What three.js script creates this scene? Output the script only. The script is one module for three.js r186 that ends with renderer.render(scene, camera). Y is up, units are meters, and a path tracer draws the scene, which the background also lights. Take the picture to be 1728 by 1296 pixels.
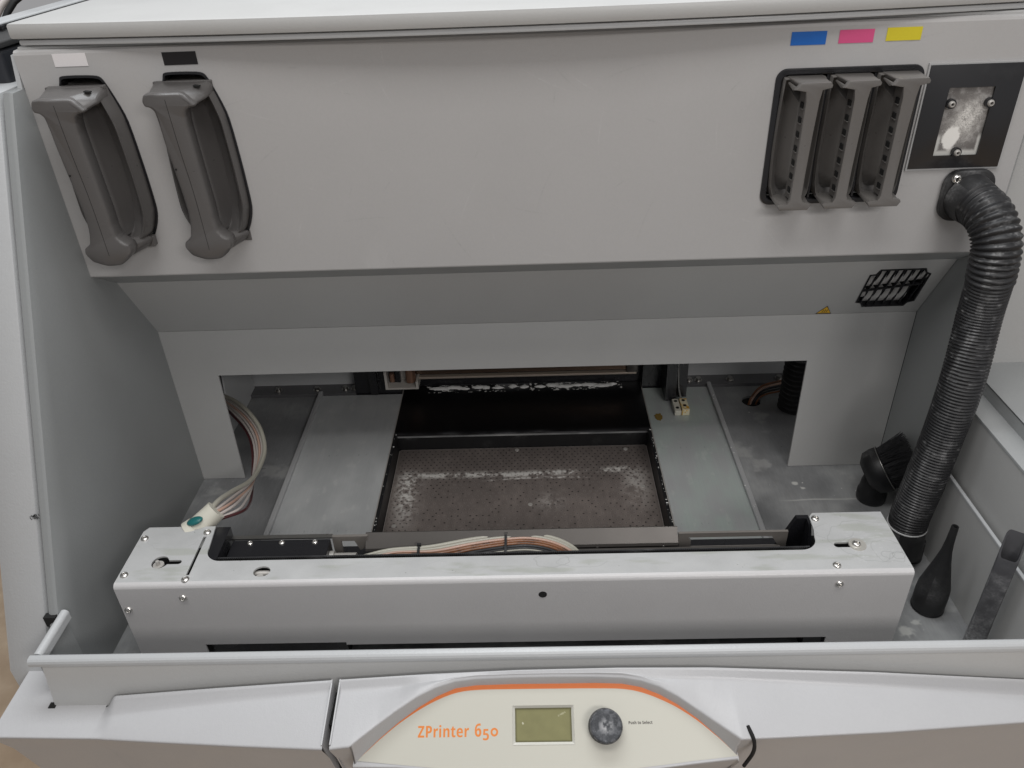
import * as THREE from 'three';
import { RoundedBoxGeometry } from 'three/addons/geometries/RoundedBoxGeometry.js';
import { ConvexGeometry } from 'three/addons/geometries/ConvexGeometry.js';
import { mergeGeometries, toCreasedNormals } from 'three/addons/utils/BufferGeometryUtils.js';

// ------------------------------------------------------------------ camera, light, exposure
const scene = new THREE.Scene();
const camera = new THREE.PerspectiveCamera(51.596, 4 / 3, 0.05, 30);
camera.position.set(0, 0.7087, 0);
camera.up.set(0.0250, 0.8419, -0.5391);
camera.lookAt(-0.02646, 0.7087 - 0.53847, -0.84223);
scene.background = new THREE.Color(0.29, 0.288, 0.292);
const renderer = new THREE.WebGLRenderer({ antialias: true });
renderer.setSize(1024, 768);
renderer.toneMapping = THREE.LinearToneMapping;
renderer.toneMappingExposure = 1.09;
renderer.shadowMap.enabled = true;
// ceiling panels of the workshop, about 1.7 m above the machine's tray
function ceilingLight(x, y, z, w, d, power, color) {
  const l = new THREE.RectAreaLight(color, power, w, d);
  l.position.set(x, y, z); l.lookAt(x, y - 1, z + 1e-4); scene.add(l);
}
ceilingLight(0.80, 1.32, 0.95, 0.8, 0.45, 16.0, new THREE.Color(1.0, 0.966, 0.945));
ceilingLight(-0.1, 1.75, -0.15, 1.2, 0.5, 5.6, new THREE.Color(1.0, 0.985, 0.97));
ceilingLight(-0.1, 1.75, -1.05, 1.3, 0.6, 6.4, new THREE.Color(0.93, 0.965, 1.0));
ceilingLight(1.9, 1.5, -0.2, 0.5, 1.2, 1.4, new THREE.Color(0.98, 0.98, 0.98));

// ------------------------------------------------------------------ seeded noise
let seed = 12345;
const rnd = () => { seed = (Math.imul(seed, 1664525) + 1013904223) >>> 0; return seed / 4294967296; };
const hash = (x, y) => { let h = Math.imul(x | 0, 374761393) ^ Math.imul(y | 0, 668265263); h = Math.imul(h ^ (h >>> 13), 1274126177); return ((h ^ (h >>> 16)) >>> 0) / 4294967296; };
function vnoise(x, y, p = 0) {
  const xi = Math.floor(x), yi = Math.floor(y), fx = x - xi, fy = y - yi, w = (n) => p ? ((n % p) + p) % p : n;
  const a = fx * fx * (3 - 2 * fx), b = fy * fy * (3 - 2 * fy);
  const n00 = hash(w(xi), w(yi)), n10 = hash(w(xi + 1), w(yi)), n01 = hash(w(xi), w(yi + 1)), n11 = hash(w(xi + 1), w(yi + 1));
  return (n00 * (1 - a) + n10 * a) * (1 - b) + (n01 * (1 - a) + n11 * a) * b;
}
function fbm(x, y, o = 4, p = 0) { let s = 0, a = 0.5, t = 0; for (let i = 0; i < o; i++) { s += a * vnoise(x, y, p); t += a; x = x * 2 + (p ? 0 : 17.3); y = y * 2 + (p ? 0 : 5.1); p *= 2; a *= 0.5; } return s / t; }
const clamp = (v, a = 0, b = 1) => Math.min(b, Math.max(a, v));
const smooth = (a, b, v) => { const t = clamp((v - a) / (b - a)); return t * t * (3 - 2 * t); };
const mix = (a, b, t) => a + (b - a) * t;
const mix3 = (a, b, t) => [mix(a[0], b[0], t), mix(a[1], b[1], t), mix(a[2], b[2], t)];

function dataTex(w, h, fn, color = true, rep = null) {
  const d = new Uint8Array(w * h * 4);
  for (let j = 0; j < h; j++) for (let i = 0; i < w; i++) {
    const c = fn((i + 0.5) / w, (j + 0.5) / h), k = (j * w + i) * 4;
    if (typeof c === 'number') { d[k] = d[k + 1] = d[k + 2] = clamp(c) * 255; } else { d[k] = clamp(c[0]) * 255; d[k + 1] = clamp(c[1]) * 255; d[k + 2] = clamp(c[2]) * 255; }
    d[k + 3] = 255;
  }
  const t = new THREE.DataTexture(d, w, h, THREE.RGBAFormat, THREE.UnsignedByteType);
  if (color) t.colorSpace = THREE.SRGBColorSpace;
  t.magFilter = THREE.LinearFilter; t.minFilter = THREE.LinearMipmapLinearFilter; t.generateMipmaps = true;
  t.wrapS = t.wrapT = THREE.RepeatWrapping;
  if (rep) t.repeat.set(rep, rep);
  t.needsUpdate = true; return t;
}

// ------------------------------------------------------------------ geometry helpers
function boxUV(g) {                                   // uv in metres, by the axis each face looks along
  g = g.index ? g.toNonIndexed() : g;
  const p = g.attributes.position, uv = new Float32Array(p.count * 2), A = new THREE.Vector3(), B = new THREE.Vector3(), Cc = new THREE.Vector3();
  for (let i = 0; i < p.count; i += 3) {
    A.fromBufferAttribute(p, i); B.fromBufferAttribute(p, i + 1); Cc.fromBufferAttribute(p, i + 2);
    const n = B.clone().sub(A).cross(Cc.clone().sub(A)), ax = Math.abs(n.x), ay = Math.abs(n.y), az = Math.abs(n.z);
    for (let k = 0; k < 3; k++) {
      const x = p.getX(i + k), y = p.getY(i + k), z = p.getZ(i + k);
      const [u, v] = ax >= ay && ax >= az ? [z, y] : ay >= az ? [x, z] : [x, y];
      uv[(i + k) * 2] = u; uv[(i + k) * 2 + 1] = v;
    }
  }
  g.setAttribute('uv', new THREE.BufferAttribute(uv, 2)); return g;
}
function planarUV(g, a, a0, a1, b, b0, b1) {          // one sheet of texture over a whole surface
  g = g.index ? g.toNonIndexed() : g;
  const p = g.attributes.position, uv = new Float32Array(p.count * 2), get = { x: (i) => p.getX(i), y: (i) => p.getY(i), z: (i) => p.getZ(i) };
  for (let i = 0; i < p.count; i++) { uv[i * 2] = (get[a](i) - a0) / (a1 - a0); uv[i * 2 + 1] = (get[b](i) - b0) / (b1 - b0); }
  g.setAttribute('uv', new THREE.BufferAttribute(uv, 2)); return g;
}
function clean(g) { g = g.index ? g.toNonIndexed() : g; for (const k of Object.keys(g.attributes)) if (!['position', 'normal'].includes(k)) g.deleteAttribute(k); return g; }
const merge = (list) => mergeGeometries(list.map(clean));
function part(name, geo, mat, parent, keepUV = false) {
  if (Array.isArray(geo)) geo = merge(geo);
  const m = new THREE.Mesh(keepUV ? geo : boxUV(geo), mat);
  m.name = name; m.castShadow = m.receiveShadow = true; parent.add(m); return m;
}
const used = {};
function numbered(n) { used[n] = (used[n] ?? -1) + 1; return used[n] ? `${n}_${String(used[n]).padStart(3, '0')}` : n; }
function thing(name, label, category, group, pos = [0, 0, 0]) {
  const o = new THREE.Group(); o.name = numbered(name); o.position.set(...pos); scene.add(o);
  o.userData = { label, category }; if (group) o.userData.group = group; return o;
}
function box(x0, x1, y0, y1, z0, z1, r = 0) {
  const w = x1 - x0, h = y1 - y0, d = z1 - z0;
  const g = r ? new RoundedBoxGeometry(w, h, d, 3, r) : new THREE.BoxGeometry(w, h, d);
  return g.translate((x0 + x1) / 2, (y0 + y1) / 2, (z0 + z1) / 2);
}
function path(pts, holes = []) {
  const s = new THREE.Shape(pts.map((p) => new THREE.Vector2(p[0], p[1])));
  for (const h of holes) s.holes.push(h instanceof THREE.Path ? h : new THREE.Path(h.map((p) => new THREE.Vector2(p[0], p[1]))));
  return s;
}
function circ(x, y, r, ry = r) { const h = new THREE.Path(); h.absellipse(x, y, r, ry, 0, Math.PI * 2, true); return h; }
function extr(shape, depth, bevel = 0, seg = 2, curve = 10) {
  const g = new THREE.ExtrudeGeometry(shape, { depth: depth - 2 * bevel, bevelEnabled: bevel > 0, bevelSize: bevel, bevelThickness: bevel, bevelOffset: -bevel, bevelSegments: seg, curveSegments: curve });
  if (bevel) g.translate(0, 0, bevel);
  return bevel ? toCreasedNormals(g, 0.7) : toCreasedNormals(g, 0.5);
}
const sheetXY = (pts, z0, z1, holes, bevel = 0) => extr(path(pts, holes), z1 - z0, bevel).translate(0, 0, z0);
const sheetXZ = (pts, y0, y1, holes = [], bevel = 0) => extr(path(pts.map(([x, z]) => [x, -z]), holes.map((h) => h instanceof THREE.Path ? h : h.map(([x, z]) => [x, -z]))), y1 - y0, bevel).rotateX(-Math.PI / 2).translate(0, y0, 0);
const prismX = (pts, x0, x1, bevel = 0) => extr(path(pts.map(([y, z]) => [-z, y])), x1 - x0, bevel).rotateY(Math.PI / 2).translate(x0, 0, 0);
function cyl(a, b, r0, r1 = r0, n = 24) {
  const A = new THREE.Vector3(...a), B = new THREE.Vector3(...b), d = B.clone().sub(A), g = new THREE.CylinderGeometry(r1, r0, d.length(), n);
  g.applyQuaternion(new THREE.Quaternion().setFromUnitVectors(new THREE.Vector3(0, 1, 0), d.normalize())); const c = A.add(B).multiplyScalar(0.5);
  return g.translate(c.x, c.y, c.z);
}
function grid(rows) {                                  // rows of points -> a smooth indexed surface
  const n = rows.length, m = rows[0].length, pos = [], idx = [];
  for (const r of rows) for (const p of r) pos.push(...p);
  for (let i = 0; i < n - 1; i++) for (let j = 0; j < m - 1; j++) { const a = i * m + j, b = a + m; idx.push(a, b, a + 1, b, b + 1, a + 1); }
  const g = new THREE.BufferGeometry(); g.setAttribute('position', new THREE.Float32BufferAttribute(pos, 3)); g.setIndex(idx); g.computeVertexNormals();
  return g;
}
function tube(pts, r, n = 60, m = 12, closed = false) {
  const c = new THREE.CatmullRomCurve3(pts.map((p) => new THREE.Vector3(...p)), closed, 'centripetal'); c.arcLengthDivisions = 400;
  if (typeof r === 'number') return new THREE.TubeGeometry(c, n, r, m, closed);
  const f = c.computeFrenetFrames(n, closed), rows = [], L = c.getLength();
  for (let i = 0; i <= n; i++) {
    const P = c.getPointAt(i / n), R = r(i / n, i / n * L), row = [];
    for (let j = 0; j <= m; j++) { const t = j / m * Math.PI * 2, q = P.clone().addScaledVector(f.normals[i], Math.cos(t) * R).addScaledVector(f.binormals[i], Math.sin(t) * R); row.push([q.x, q.y, q.z]); }
    rows.push(row);
  }
  return grid(rows);
}
const ball = new THREE.IcosahedronGeometry(1, 1).attributes.position;
function hull(pts, r) {                                // convex block with every edge rounded to r
  const v = [];
  for (const p of pts) for (let i = 0; i < ball.count; i += 1) v.push(new THREE.Vector3(p[0] + ball.getX(i) * r, p[1] + ball.getY(i) * r, p[2] + ball.getZ(i) * r));
  return toCreasedNormals(new ConvexGeometry(v), 0.65);
}
const mm = (pts) => pts.map((p) => p.map((c) => c / 1000));

// ------------------------------------------------------------------ materials
const N512 = (f) => dataTex(512, 512, f, true, 4);
const paintMap = N512((u, v) => { const a = fbm(u * 6, v * 6, 5, 6), b = vnoise(u * 170, v * 170, 170); const s = 0.968 + 0.02 * (a - 0.5) + 0.010 * (b - 0.5); return [s, s, s]; });
const peel = dataTex(512, 512, (u, v) => 0.6 * vnoise(u * 128, v * 128, 128) + 0.4 * vnoise(u * 256, v * 256, 256), false, 6);
const pebble = dataTex(512, 512, (u, v) => 0.35 * vnoise(u * 90, v * 90, 90) + 0.65 * vnoise(u * 200, v * 200, 200), false, 8);
const roughMap = dataTex(512, 512, (u, v) => 0.8 + 0.3 * (fbm(u * 8, v * 8, 5, 8) - 0.5), false, 3);
const std = (o) => new THREE.MeshStandardMaterial(o), phys = (o) => new THREE.MeshPhysicalMaterial(o);
const lin = (r, g = r, b = r) => new THREE.Color().setRGB(r, g, b);
const M = {};
M.paint = phys({ color: lin(0.50, 0.50, 0.49), map: paintMap, bumpMap: peel, bumpScale: 0.00005, roughness: 0.5, roughnessMap: roughMap, specularIntensity: 0.7 });
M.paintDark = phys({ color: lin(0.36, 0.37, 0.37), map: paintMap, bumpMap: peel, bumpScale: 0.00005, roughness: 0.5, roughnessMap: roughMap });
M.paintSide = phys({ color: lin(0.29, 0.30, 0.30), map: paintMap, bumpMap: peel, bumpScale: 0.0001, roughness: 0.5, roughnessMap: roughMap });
M.white = phys({ color: lin(0.50, 0.51, 0.515), map: paintMap, bumpMap: peel, bumpScale: 0.00010, roughness: 0.42, roughnessMap: roughMap });
M.plastic = phys({ color: lin(0.475, 0.475, 0.482), map: paintMap, bumpMap: pebble, bumpScale: 0.00007, roughness: 0.48, roughnessMap: roughMap });
M.steel = phys({ color: lin(0.45, 0.44, 0.42), metalness: 1, roughness: 0.38, map: paintMap, roughnessMap: roughMap });
M.chrome = phys({ color: lin(0.75, 0.73, 0.70), metalness: 1, roughness: 0.22 });
M.satin = phys({ color: lin(0.5, 0.48, 0.45), metalness: 0.4, roughness: 0.5, map: paintMap });
M.black = phys({ color: lin(0.012, 0.012, 0.014), roughness: 0.35, roughnessMap: roughMap });
M.hole = std({ color: lin(0.008), roughness: 0.9 });
const dustMap = (base, dust, lo, hi, sc = 5) => dataTex(512, 512, (u, v) => mix3(base, dust, smooth(lo, hi, fbm(u * sc, v * sc, 6, sc)) * (0.4 + 0.6 * vnoise(u * 120, v * 120, 120))), true, 6);
M.rubber = phys({ map: dustMap([0.12, 0.12, 0.125], [0.42, 0.42, 0.42], 0.45, 0.85), roughness: 0.72, roughnessMap: roughMap });
M.hose = phys({ map: dustMap([0.125, 0.125, 0.13], [0.46, 0.46, 0.46], 0.52, 0.85, 22), roughness: 0.6, roughnessMap: roughMap });
M.blackDusty = phys({ map: dustMap([0.09, 0.09, 0.095], [0.32, 0.32, 0.32], 0.5, 0.9, 7), roughness: 0.62, roughnessMap: roughMap });
M.handle = phys({ color: lin(0.112, 0.106, 0.103), map: paintMap, bumpMap: pebble, bumpScale: 0.00005, roughness: 0.42, roughnessMap: roughMap });
M.handleSmall = phys({ color: lin(0.158, 0.149, 0.141), map: paintMap, bumpMap: pebble, bumpScale: 0.00005, roughness: 0.42, roughnessMap: roughMap });
M.bronze = phys({ color: lin(0.125, 0.116, 0.108), metalness: 0.55, roughness: 0.5, map: paintMap, roughnessMap: roughMap });
M.frame = phys({ color: lin(0.27, 0.25, 0.23), metalness: 0.4, roughness: 0.42, map: paintMap, roughnessMap: roughMap });
M.tubeClear = phys({ color: lin(0.40, 0.385, 0.325), roughness: 0.3, map: paintMap });
M.tubeWhite = phys({ color: lin(0.50, 0.45, 0.42), roughness: 0.35, map: paintMap });
M.tubeBrown = phys({ color: lin(0.20, 0.098, 0.055), roughness: 0.3, map: dataTex(256, 256, (u, v) => { const a = fbm(u * 5, v * 5, 5, 5); return mix3([1, 0.92, 0.8], [0.55, 0.5, 0.45], smooth(0.45, 0.75, a)); }, true, 20) });
M.tubePink = phys({ color: lin(0.50, 0.33, 0.26), roughness: 0.3, map: paintMap });
M.tubeMaroon = phys({ color: lin(0.07, 0.02, 0.022), roughness: 0.3, map: paintMap });
M.cream = phys({ color: lin(0.66, 0.64, 0.55), roughness: 0.45, map: paintMap });
M.teal = phys({ color: lin(0.012, 0.13, 0.13), roughness: 0.3 });

// ------------------------------------------------------------------ the room
const floorMap = dataTex(512, 512, (u, v) => { const a = fbm(u * 6, v * 6, 6, 6), b = fbm(u * 24 + 3, v * 24, 4, 24); return mix3([0.70, 0.61, 0.51], [0.83, 0.75, 0.65], smooth(0.3, 0.75, a * 0.7 + b * 0.3)); }, true, 0.9);
const ground = part('floor', box(-5, 5, -1.05, -0.95, -6, 2.5), std({ map: floorMap, roughness: 0.6 }), scene); ground.userData.kind = 'structure';

// ------------------------------------------------------------------ the machine
const printer = thing('powder_printer', 'large grey powder 3D printer with open front hood and orange trimmed control panel', 'printer', null, [0, 0, 0]);
const XL = -0.472, XR = 0.475, ZW = -0.877, ZP = -0.777;

// --- left side: a tall side with a sloping front edge, in two sheets with a seam between
{
  const inner = [[0.557, -0.757], [0.1145, -0.5328], [0.062, -0.506], [-0.02, -0.506], [-0.02, -1.2], [0.557, -1.2]];
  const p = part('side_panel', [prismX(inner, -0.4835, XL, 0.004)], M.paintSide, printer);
  const outer = [[0.557, -0.757], [0.062, -0.506], [-0.3, -0.506], [-0.3, -1.2], [0.557, -1.2]];
  part('side_panel', [prismX(outer, -0.527, -0.4855, 0.003)], M.white, printer);
  const sc = []; for (let i = 0; i < 60; i++) { const g = (rnd() + rnd() + rnd() - 1.5), y = 0.201 + g * 0.0022, dx = (rnd() + rnd() + rnd() - 1.6) * 0.0055; sc.push(box(-0.0003 - 0.0006 * rnd(), 0.0004 + 0.0006 * rnd(), -0.00012, 0.00012, -0.0002, 0.0002).rotateZ((rnd() - 0.5) * 2.4).rotateX(-0.47).translate(-0.4872 + dx, y, -0.5340 - 0.507 * (y - 0.117) + 0.0002)); }
  part('scuff_mark', sc, M.hole, p).userData.kind = 'stuff';
  part('hinge_gap', [box(-0.486, -0.474, 0.10, 0.1125, -0.5345, -0.528)], M.hole, printer);
  // the low wall that carries the rail at the left end of the tray
  part('tray_end_wall', [box(-0.4735, -0.4695, -0.06, 0.106, -0.535, -0.486)], M.paintSide, printer);
  part('end_rail', [cyl([-0.4682, 0.1108, -0.536], [-0.4682, 0.1108, -0.4832], 0.0044), box(-0.4726, -0.4638, 0.104, 0.1108, -0.5355, -0.4832)], M.white, printer);
}
// --- tray floor, one scuffed and stained sheet with an opening for the build bed
const X0 = -0.472, X1 = 0.4752, Z0 = -1.112, Z1 = -0.47;
const spots = []; for (let i = 0; i < 130; i++) spots.push([mix(X0, X1, rnd()), mix(Z0, Z1, rnd()), 0.001 + 0.004 * rnd() ** 3, 0.25 + 0.6 * rnd()]);
spots.push([0.40, -0.588, 0.010, 0.8], [0.415, -0.600, 0.006, 0.7], [0.385, -0.600, 0.006, 0.7], [0.352, -0.84, 0.006, 0.8], [0.36, -0.83, 0.004, 0.8]);
const trayMap = dataTex(1024, 704, (u, v) => {
  const x = mix(X0, X1, u), z = mix(Z0, Z1, v), a = fbm(x * 14, z * 14, 6), b = fbm(x * 50 + 9, z * 16, 5), g = vnoise(x * 900, z * 120);
  let c = mix3([0.49, 0.495, 0.50], [0.62, 0.625, 0.625], smooth(0.3, 0.7, a)); c = mix3(c, [0.47, 0.47, 0.47], 0.4 * smooth(0.5, 0.8, b)); c = c.map((k) => k + (g - 0.5) * 0.03);
  const st = smooth(0.62, 0.75, fbm(x * 26 + 40, z * 26 - 13, 6)); c = mix3(c, [0.74, 0.74, 0.73], st * 0.45);
  const sk = Math.exp(-(((z + 0.806 + 0.004 * (fbm(x * 30, 2, 3) - 0.5)) / 0.0012) ** 2)) * smooth(0.31, 0.36, x) * smooth(0.435, 0.42, x); c = mix3(c, [0.86, 0.86, 0.84], 0.55 * sk * (0.5 + b));
  for (const s of spots) { const d = Math.hypot(x - s[0], (z - s[1]) * 1.2) * (0.7 + 0.6 * vnoise(x * 400, z * 400)); if (d < s[2]) c = mix3(c, [0.84, 0.84, 0.82], s[3] * smooth(s[2], s[2] * 0.5, d)); }
  return c;
});
M.tray = phys({ map: trayMap, roughness: 0.40, metalness: 0.12, bumpMap: peel, bumpScale: 0.0001, roughnessMap: roughMap });
{
  const g = sheetXZ([[X0, Z0], [X1, Z0], [X1, Z1], [X0, Z1]], -0.004, 0, [[[-0.21, -0.97], [0.172, -0.97], [0.172, -0.69], [-0.21, -0.69]], circ(0.342, 1.041, 0.0145)]);
  part('tray_floor', planarUV(g, 'x', X0, X1, 'z', Z0, Z1), M.tray, printer, true);
  part('cable_well', cyl([0.342, -0.05, -1.041], [0.342, -0.0045, -1.041], 0.016), M.hole, printer);
}
// feed plates either side of the bed, each with a raised outer rim
const plateMap = (gx, sd) => dataTex(512, 1024, (u, v) => {
  const a = fbm(u * 5 + sd, v * 12, 6), b = vnoise(u * 260 + sd, v * 12), st = smooth(0.66, 0.8, fbm(u * 12 + sd * 3, v * 26, 5));
  let c = mix3([0.66, 0.668, 0.67], gx, smooth(0.25, 0.75, a)); c = c.map((k) => k + (b - 0.5) * 0.02);
  c = mix3(c, [0.82, 0.82, 0.80], st * 0.2);
  return c;
});
function feedPlate(x0, x1, rimLeft, tint, sd) {
  const m = phys({ map: plateMap(tint, sd), roughness: 0.40, metalness: 0.10, roughnessMap: roughMap });
  const g = box(x0, x1, 0.0005, 0.004, -1.08, -0.60);
  const p = part('feed_plate', planarUV(g, 'x', x0, x1, 'z', -1.08, -0.60), m, printer, true);
  part('plate_rim', rimLeft ? box(x0 - 0.007, x0, 0.0005, 0.009, -1.088, -0.6, 0.0015) : box(x1, x1 + 0.007, 0.0005, 0.009, -1.088, -0.6, 0.0015), M.tray2, p);
  return p;
}
M.strip = phys({ color: lin(0.13, 0.13, 0.135), map: paintMap, roughness: 0.45, metalness: 0.2 });
M.tray2 = phys({ color: lin(0.46, 0.465, 0.47), map: paintMap, roughness: 0.4, metalness: 0.25 });
feedPlate(-0.344, -0.2135, true, [0.70, 0.708, 0.708], 3);
feedPlate(0.1765, 0.28, false, [0.665, 0.70, 0.685], 11);
// drips on the right plate
part('amber_stain', extr(path(Array.from({ length: 18 }, (_, i) => { const t = i / 18 * 6.2832, r = 0.0066 * (0.8 + 0.35 * hash(i, 5)); return [0.191 + r * Math.cos(t), 0.998 + r * 1.5 * Math.sin(t)]; })), 0.0004).rotateX(-Math.PI / 2).translate(0, 0.0042, 0), phys({ color: lin(0.22, 0.15, 0.045), roughness: 0.25 }), printer);
// black back plate, with white powder lying along its far edge
{
  const m = phys({ map: dataTex(768, 384, (u, v) => { const d = fbm(u * 14, v * 5, 6), e = smooth(0.93, 1.0, v) * 0.3, s = vnoise(u * 500, v * 250) > 0.985 ? 0.15 : 0; const back = smooth(0.2, 0.04, v) * smooth(0.1, 0.3, u) * smooth(0.9, 0.7, u) * smooth(0.3, 0.6, d) * 0.6; const k = 0.045 + 0.05 * smooth(0.55, 0.9, d) + e * d + s + back * 0.6; return [k, k, k + 0.008]; }), roughness: 0.5, roughnessMap: roughMap });
  part('back_plate', planarUV(box(-0.2125, 0.1755, 0.0005, 0.003, -1.105, -0.968), 'x', -0.2125, 0.1755, 'z', -1.105, -0.968), m, printer, true);
  const heaps = [[-0.152, 0.020], [-0.130, 0.016], [-0.112, 0.009], [-0.090, 0.012], [-0.078, 0.008], [-0.058, 0.011], [-0.033, 0.008], [-0.014, 0.008], [0.012, 0.011], [0.031, 0.012], [0.052, 0.016], [0.072, 0.012], [0.092, 0.016], [0.113, 0.018], [0.130, 0.008]];
  const hr = []; for (let j = 0; j <= 44; j++) { const row = [], z = mix(-1.104, -1.082, j / 44); for (let i = 0; i <= 560; i++) {
    const x = mix(-0.175, 0.145, i / 560); let e = 0; heaps.forEach(([hx, w], k) => { e = Math.max(e, 1 - ((x - hx) / w) ** 2 - ((z + 1.0955 + 0.0022 * Math.sin(k * 2.3)) / (k % 3 === 2 ? 0.0042 : 0.0058)) ** 2); });
    const nn = fbm(x * 230, z * 230, 4), n2 = vnoise(x * 1300, z * 1300); const h = e * 1.15 + (nn - 0.54) * 1.0 + (n2 - 0.5) * 0.2 - 0.12;
    row.push([x, 0.0030 + clamp(h * 0.0022, -0.002, 0.0026) - (e < -0.6 ? 0.002 : 0), z]); } hr.push(row); }
  const gs = [grid(hr)];
  const o = part('powder_residue', gs, std({ color: lin(0.78, 0.78, 0.76), roughness: 1, bumpMap: pebble, bumpScale: 0.0006 }), printer); o.userData.kind = 'stuff';
}
// build bed: a shallow black well with a perforated platform
{
  const wall = M.blackDusty;
  part('bed_wall', box(-0.213, 0.1755, -0.06, 0.002, -0.975, -0.9705), wall, printer);
  part('bed_wall', box(-0.2125, -0.2075, -0.06, 0.003, -0.9703, -0.69), wall, printer);
  part('bed_wall', box(0.1705, 0.1755, -0.06, 0.003, -0.9703, -0.69), wall, printer);
  const px0 = -0.207, px1 = 0.170, pz0 = -0.9695, pz1 = -0.69;
  const bed = (u, v) => {
    const x = mix(px0, px1, u) * 1000, z = mix(pz0, pz1, v) * 1000;
    const row = Math.floor((z + 966) / 6.6), cx = (Math.floor(x / 8.6 + (row % 2) * 0.5) + 0.5 - (row % 2) * 0.5) * 8.6, cz = -966 + (row + 0.5) * 6.6;
    return [x, z, Math.hypot(x - cx, z - cz), hash(Math.round(cx * 3), row)];
  };
  const powder = (u, v) => {
    const n = fbm(u * 22, v * 16, 6), f = fbm(u * 95, v * 70, 5);
    const line = Math.exp(-(((v - 0.225 - 0.05 * (fbm(u * 5, 3.3, 3) - 0.5) + 0.06 * (u - 0.3) * (u - 0.3)) / 0.022) ** 2)) * smooth(0.03, 0.1, u) * smooth(0.98, 0.88, u) * (u > 0.7 && u < 0.8 ? 0.35 : 1);
    const left = Math.exp(-(((u - 0.055 - 0.02 * v) / 0.04) ** 2)) * smooth(0.15, 0.25, v) * smooth(0.75, 0.3, v);
    const right = Math.exp(-(((u - 0.93) / 0.05) ** 2)) * smooth(0.15, 0.25, v) * smooth(0.6, 0.3, v) * 0.8;
    const line2 = Math.exp(-(((v - 0.265 - 0.05 * (fbm(u * 6 + 4, 7.3, 3) - 0.5)) / 0.008) ** 2)) * smooth(0.32, 0.4, u) * smooth(0.78, 0.7, u) * 0.8;
    const mid = Math.exp(-(((u - 0.6) / 0.05) ** 2 + ((v - 0.45) / 0.06) ** 2)) * 0.35;
    const d = Math.max(line, line2, left, right * 0.6, mid);
    return clamp(smooth(0.36, 0.62, n * 0.45 + f * 0.55) * d * 1.15 + d * 0.2 * f);
  };
  const map = dataTex(2000, 1480, (u, v) => {
    const [x, z, r, h] = bed(u, v), a = fbm(u * 4, v * 3, 5), b = fbm(u * 70, v * 22, 3);
    let c = mix3([0.43, 0.40, 0.385], [0.52, 0.485, 0.465], smooth(0.25, 0.75, a * 0.65 + b * 0.35));
    const pd = powder(u, v); c = mix3(c, [0.84, 0.83, 0.81], pd);
    const edge = Math.min(x + 207, 170 - x, z + 969.5);
    if (edge > 5) { const clog = smooth(0.25, 0.32, v) * smooth(0.92, 0.8, v) * smooth(0.02, 0.15, u) * smooth(1, 0.93, u); const open = h > clog * 0.75 ? 1 : 0; const k = smooth(1.35, 0.9, r); c = mix3(c, open ? [0.14, 0.13, 0.125] : [0.34, 0.31, 0.30], k * (open ? 0.85 : 0.6) * (1 - pd * 0.8)); if (!open) c = mix3(c, [0.70, 0.68, 0.66], 0.5 * smooth(2.0, 1.4, r) * smooth(0.9, 1.3, r) * (z % 2 > -1 ? 1 : 0.3)); }
    c = mix3(c, [0.70, 0.68, 0.66], 0.6 * smooth(2.0, 0.5, edge));
    if (vnoise(u * 420, v * 320) > 0.975) c = mix3(c, [0.7, 0.69, 0.67], 0.5);
    return c;
  });
  const bump = dataTex(1000, 740, (u, v) => { const [, , r, h] = bed(u, v); return 0.4 + 0.5 * powder(u, v) * fbm(u * 90, v * 70, 3) - 0.35 * smooth(1.2, 0.8, r) * h; }, false);
  const plate = sheetXZ([[px0 + 0.003, pz0], [px1 - 0.003, pz0], [px1, pz0 + 0.003], [px1, pz1], [px0, pz1], [px0, pz0 + 0.003]], -0.034, -0.026, [], 0.0008);
  const b = part('build_platform', planarUV(plate, 'x', px0, px1, 'z', pz0, pz1), phys({ map, bumpMap: bump, bumpScale: 0.0012, roughness: 0.5, metalness: 0.1, roughnessMap: roughMap }), printer, true);
  for (const [x, z] of [[-0.008, -0.838], [-0.027, -0.9625], [0.137, -0.959], [0.152, -0.872], [-0.193, -0.80]]) {
    part('platform_screw', cyl([x, -0.0262, z], [x, -0.0255, z], 0.0034, 0.0030, 20), M.satin, b);
  }
}
part('plate_seam', box(-0.2134, -0.2122, 0.0008, 0.0036, -1.10, -0.70), M.satin, printer);
part('plate_seam', box(0.1752, 0.1764, 0.0008, 0.0036, -1.10, -0.70), M.satin, printer);
{ // loose powder caught along the edges of the bed and on the tray
  const bits = []; for (let i = 0; i < 170; i++) { const q = rnd(), r = 0.0002 + 0.0006 * rnd() ** 3, [x, y, z] = q < 0.28 ? [0.172 + 0.003 * rnd(), 0.0034, mix(-0.97, -0.70, rnd())] : q < 0.42 ? [-0.211 + 0.003 * rnd(), 0.0034, mix(-0.97, -0.72, rnd())] : q < 0.6 ? [mix(-0.2, 0.17, rnd()), 0.0025, -0.9725 + 0.003 * rnd()] : q < 0.8 ? [0.281 + 0.006 * rnd(), 0.009, mix(-1.05, -0.75, rnd())] : [mix(0.30, 0.46, rnd()), 0.0003, mix(-0.85, -0.53, rnd())]; const g = new THREE.IcosahedronGeometry(r, 0).scale(1 + rnd(), 0.45, 1 + 2 * rnd()).rotateY(rnd() * 3).translate(x, y, z); bits.push(g); }
  part('powder_crumbs', bits, std({ color: lin(0.72, 0.72, 0.70), roughness: 1 }), printer).userData.kind = 'stuff';
}
part('machine_base', [box(-0.50, 0.9, -0.95, -0.06, -1.25, -0.53, 0.01)], M.paintDark, printer);
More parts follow.
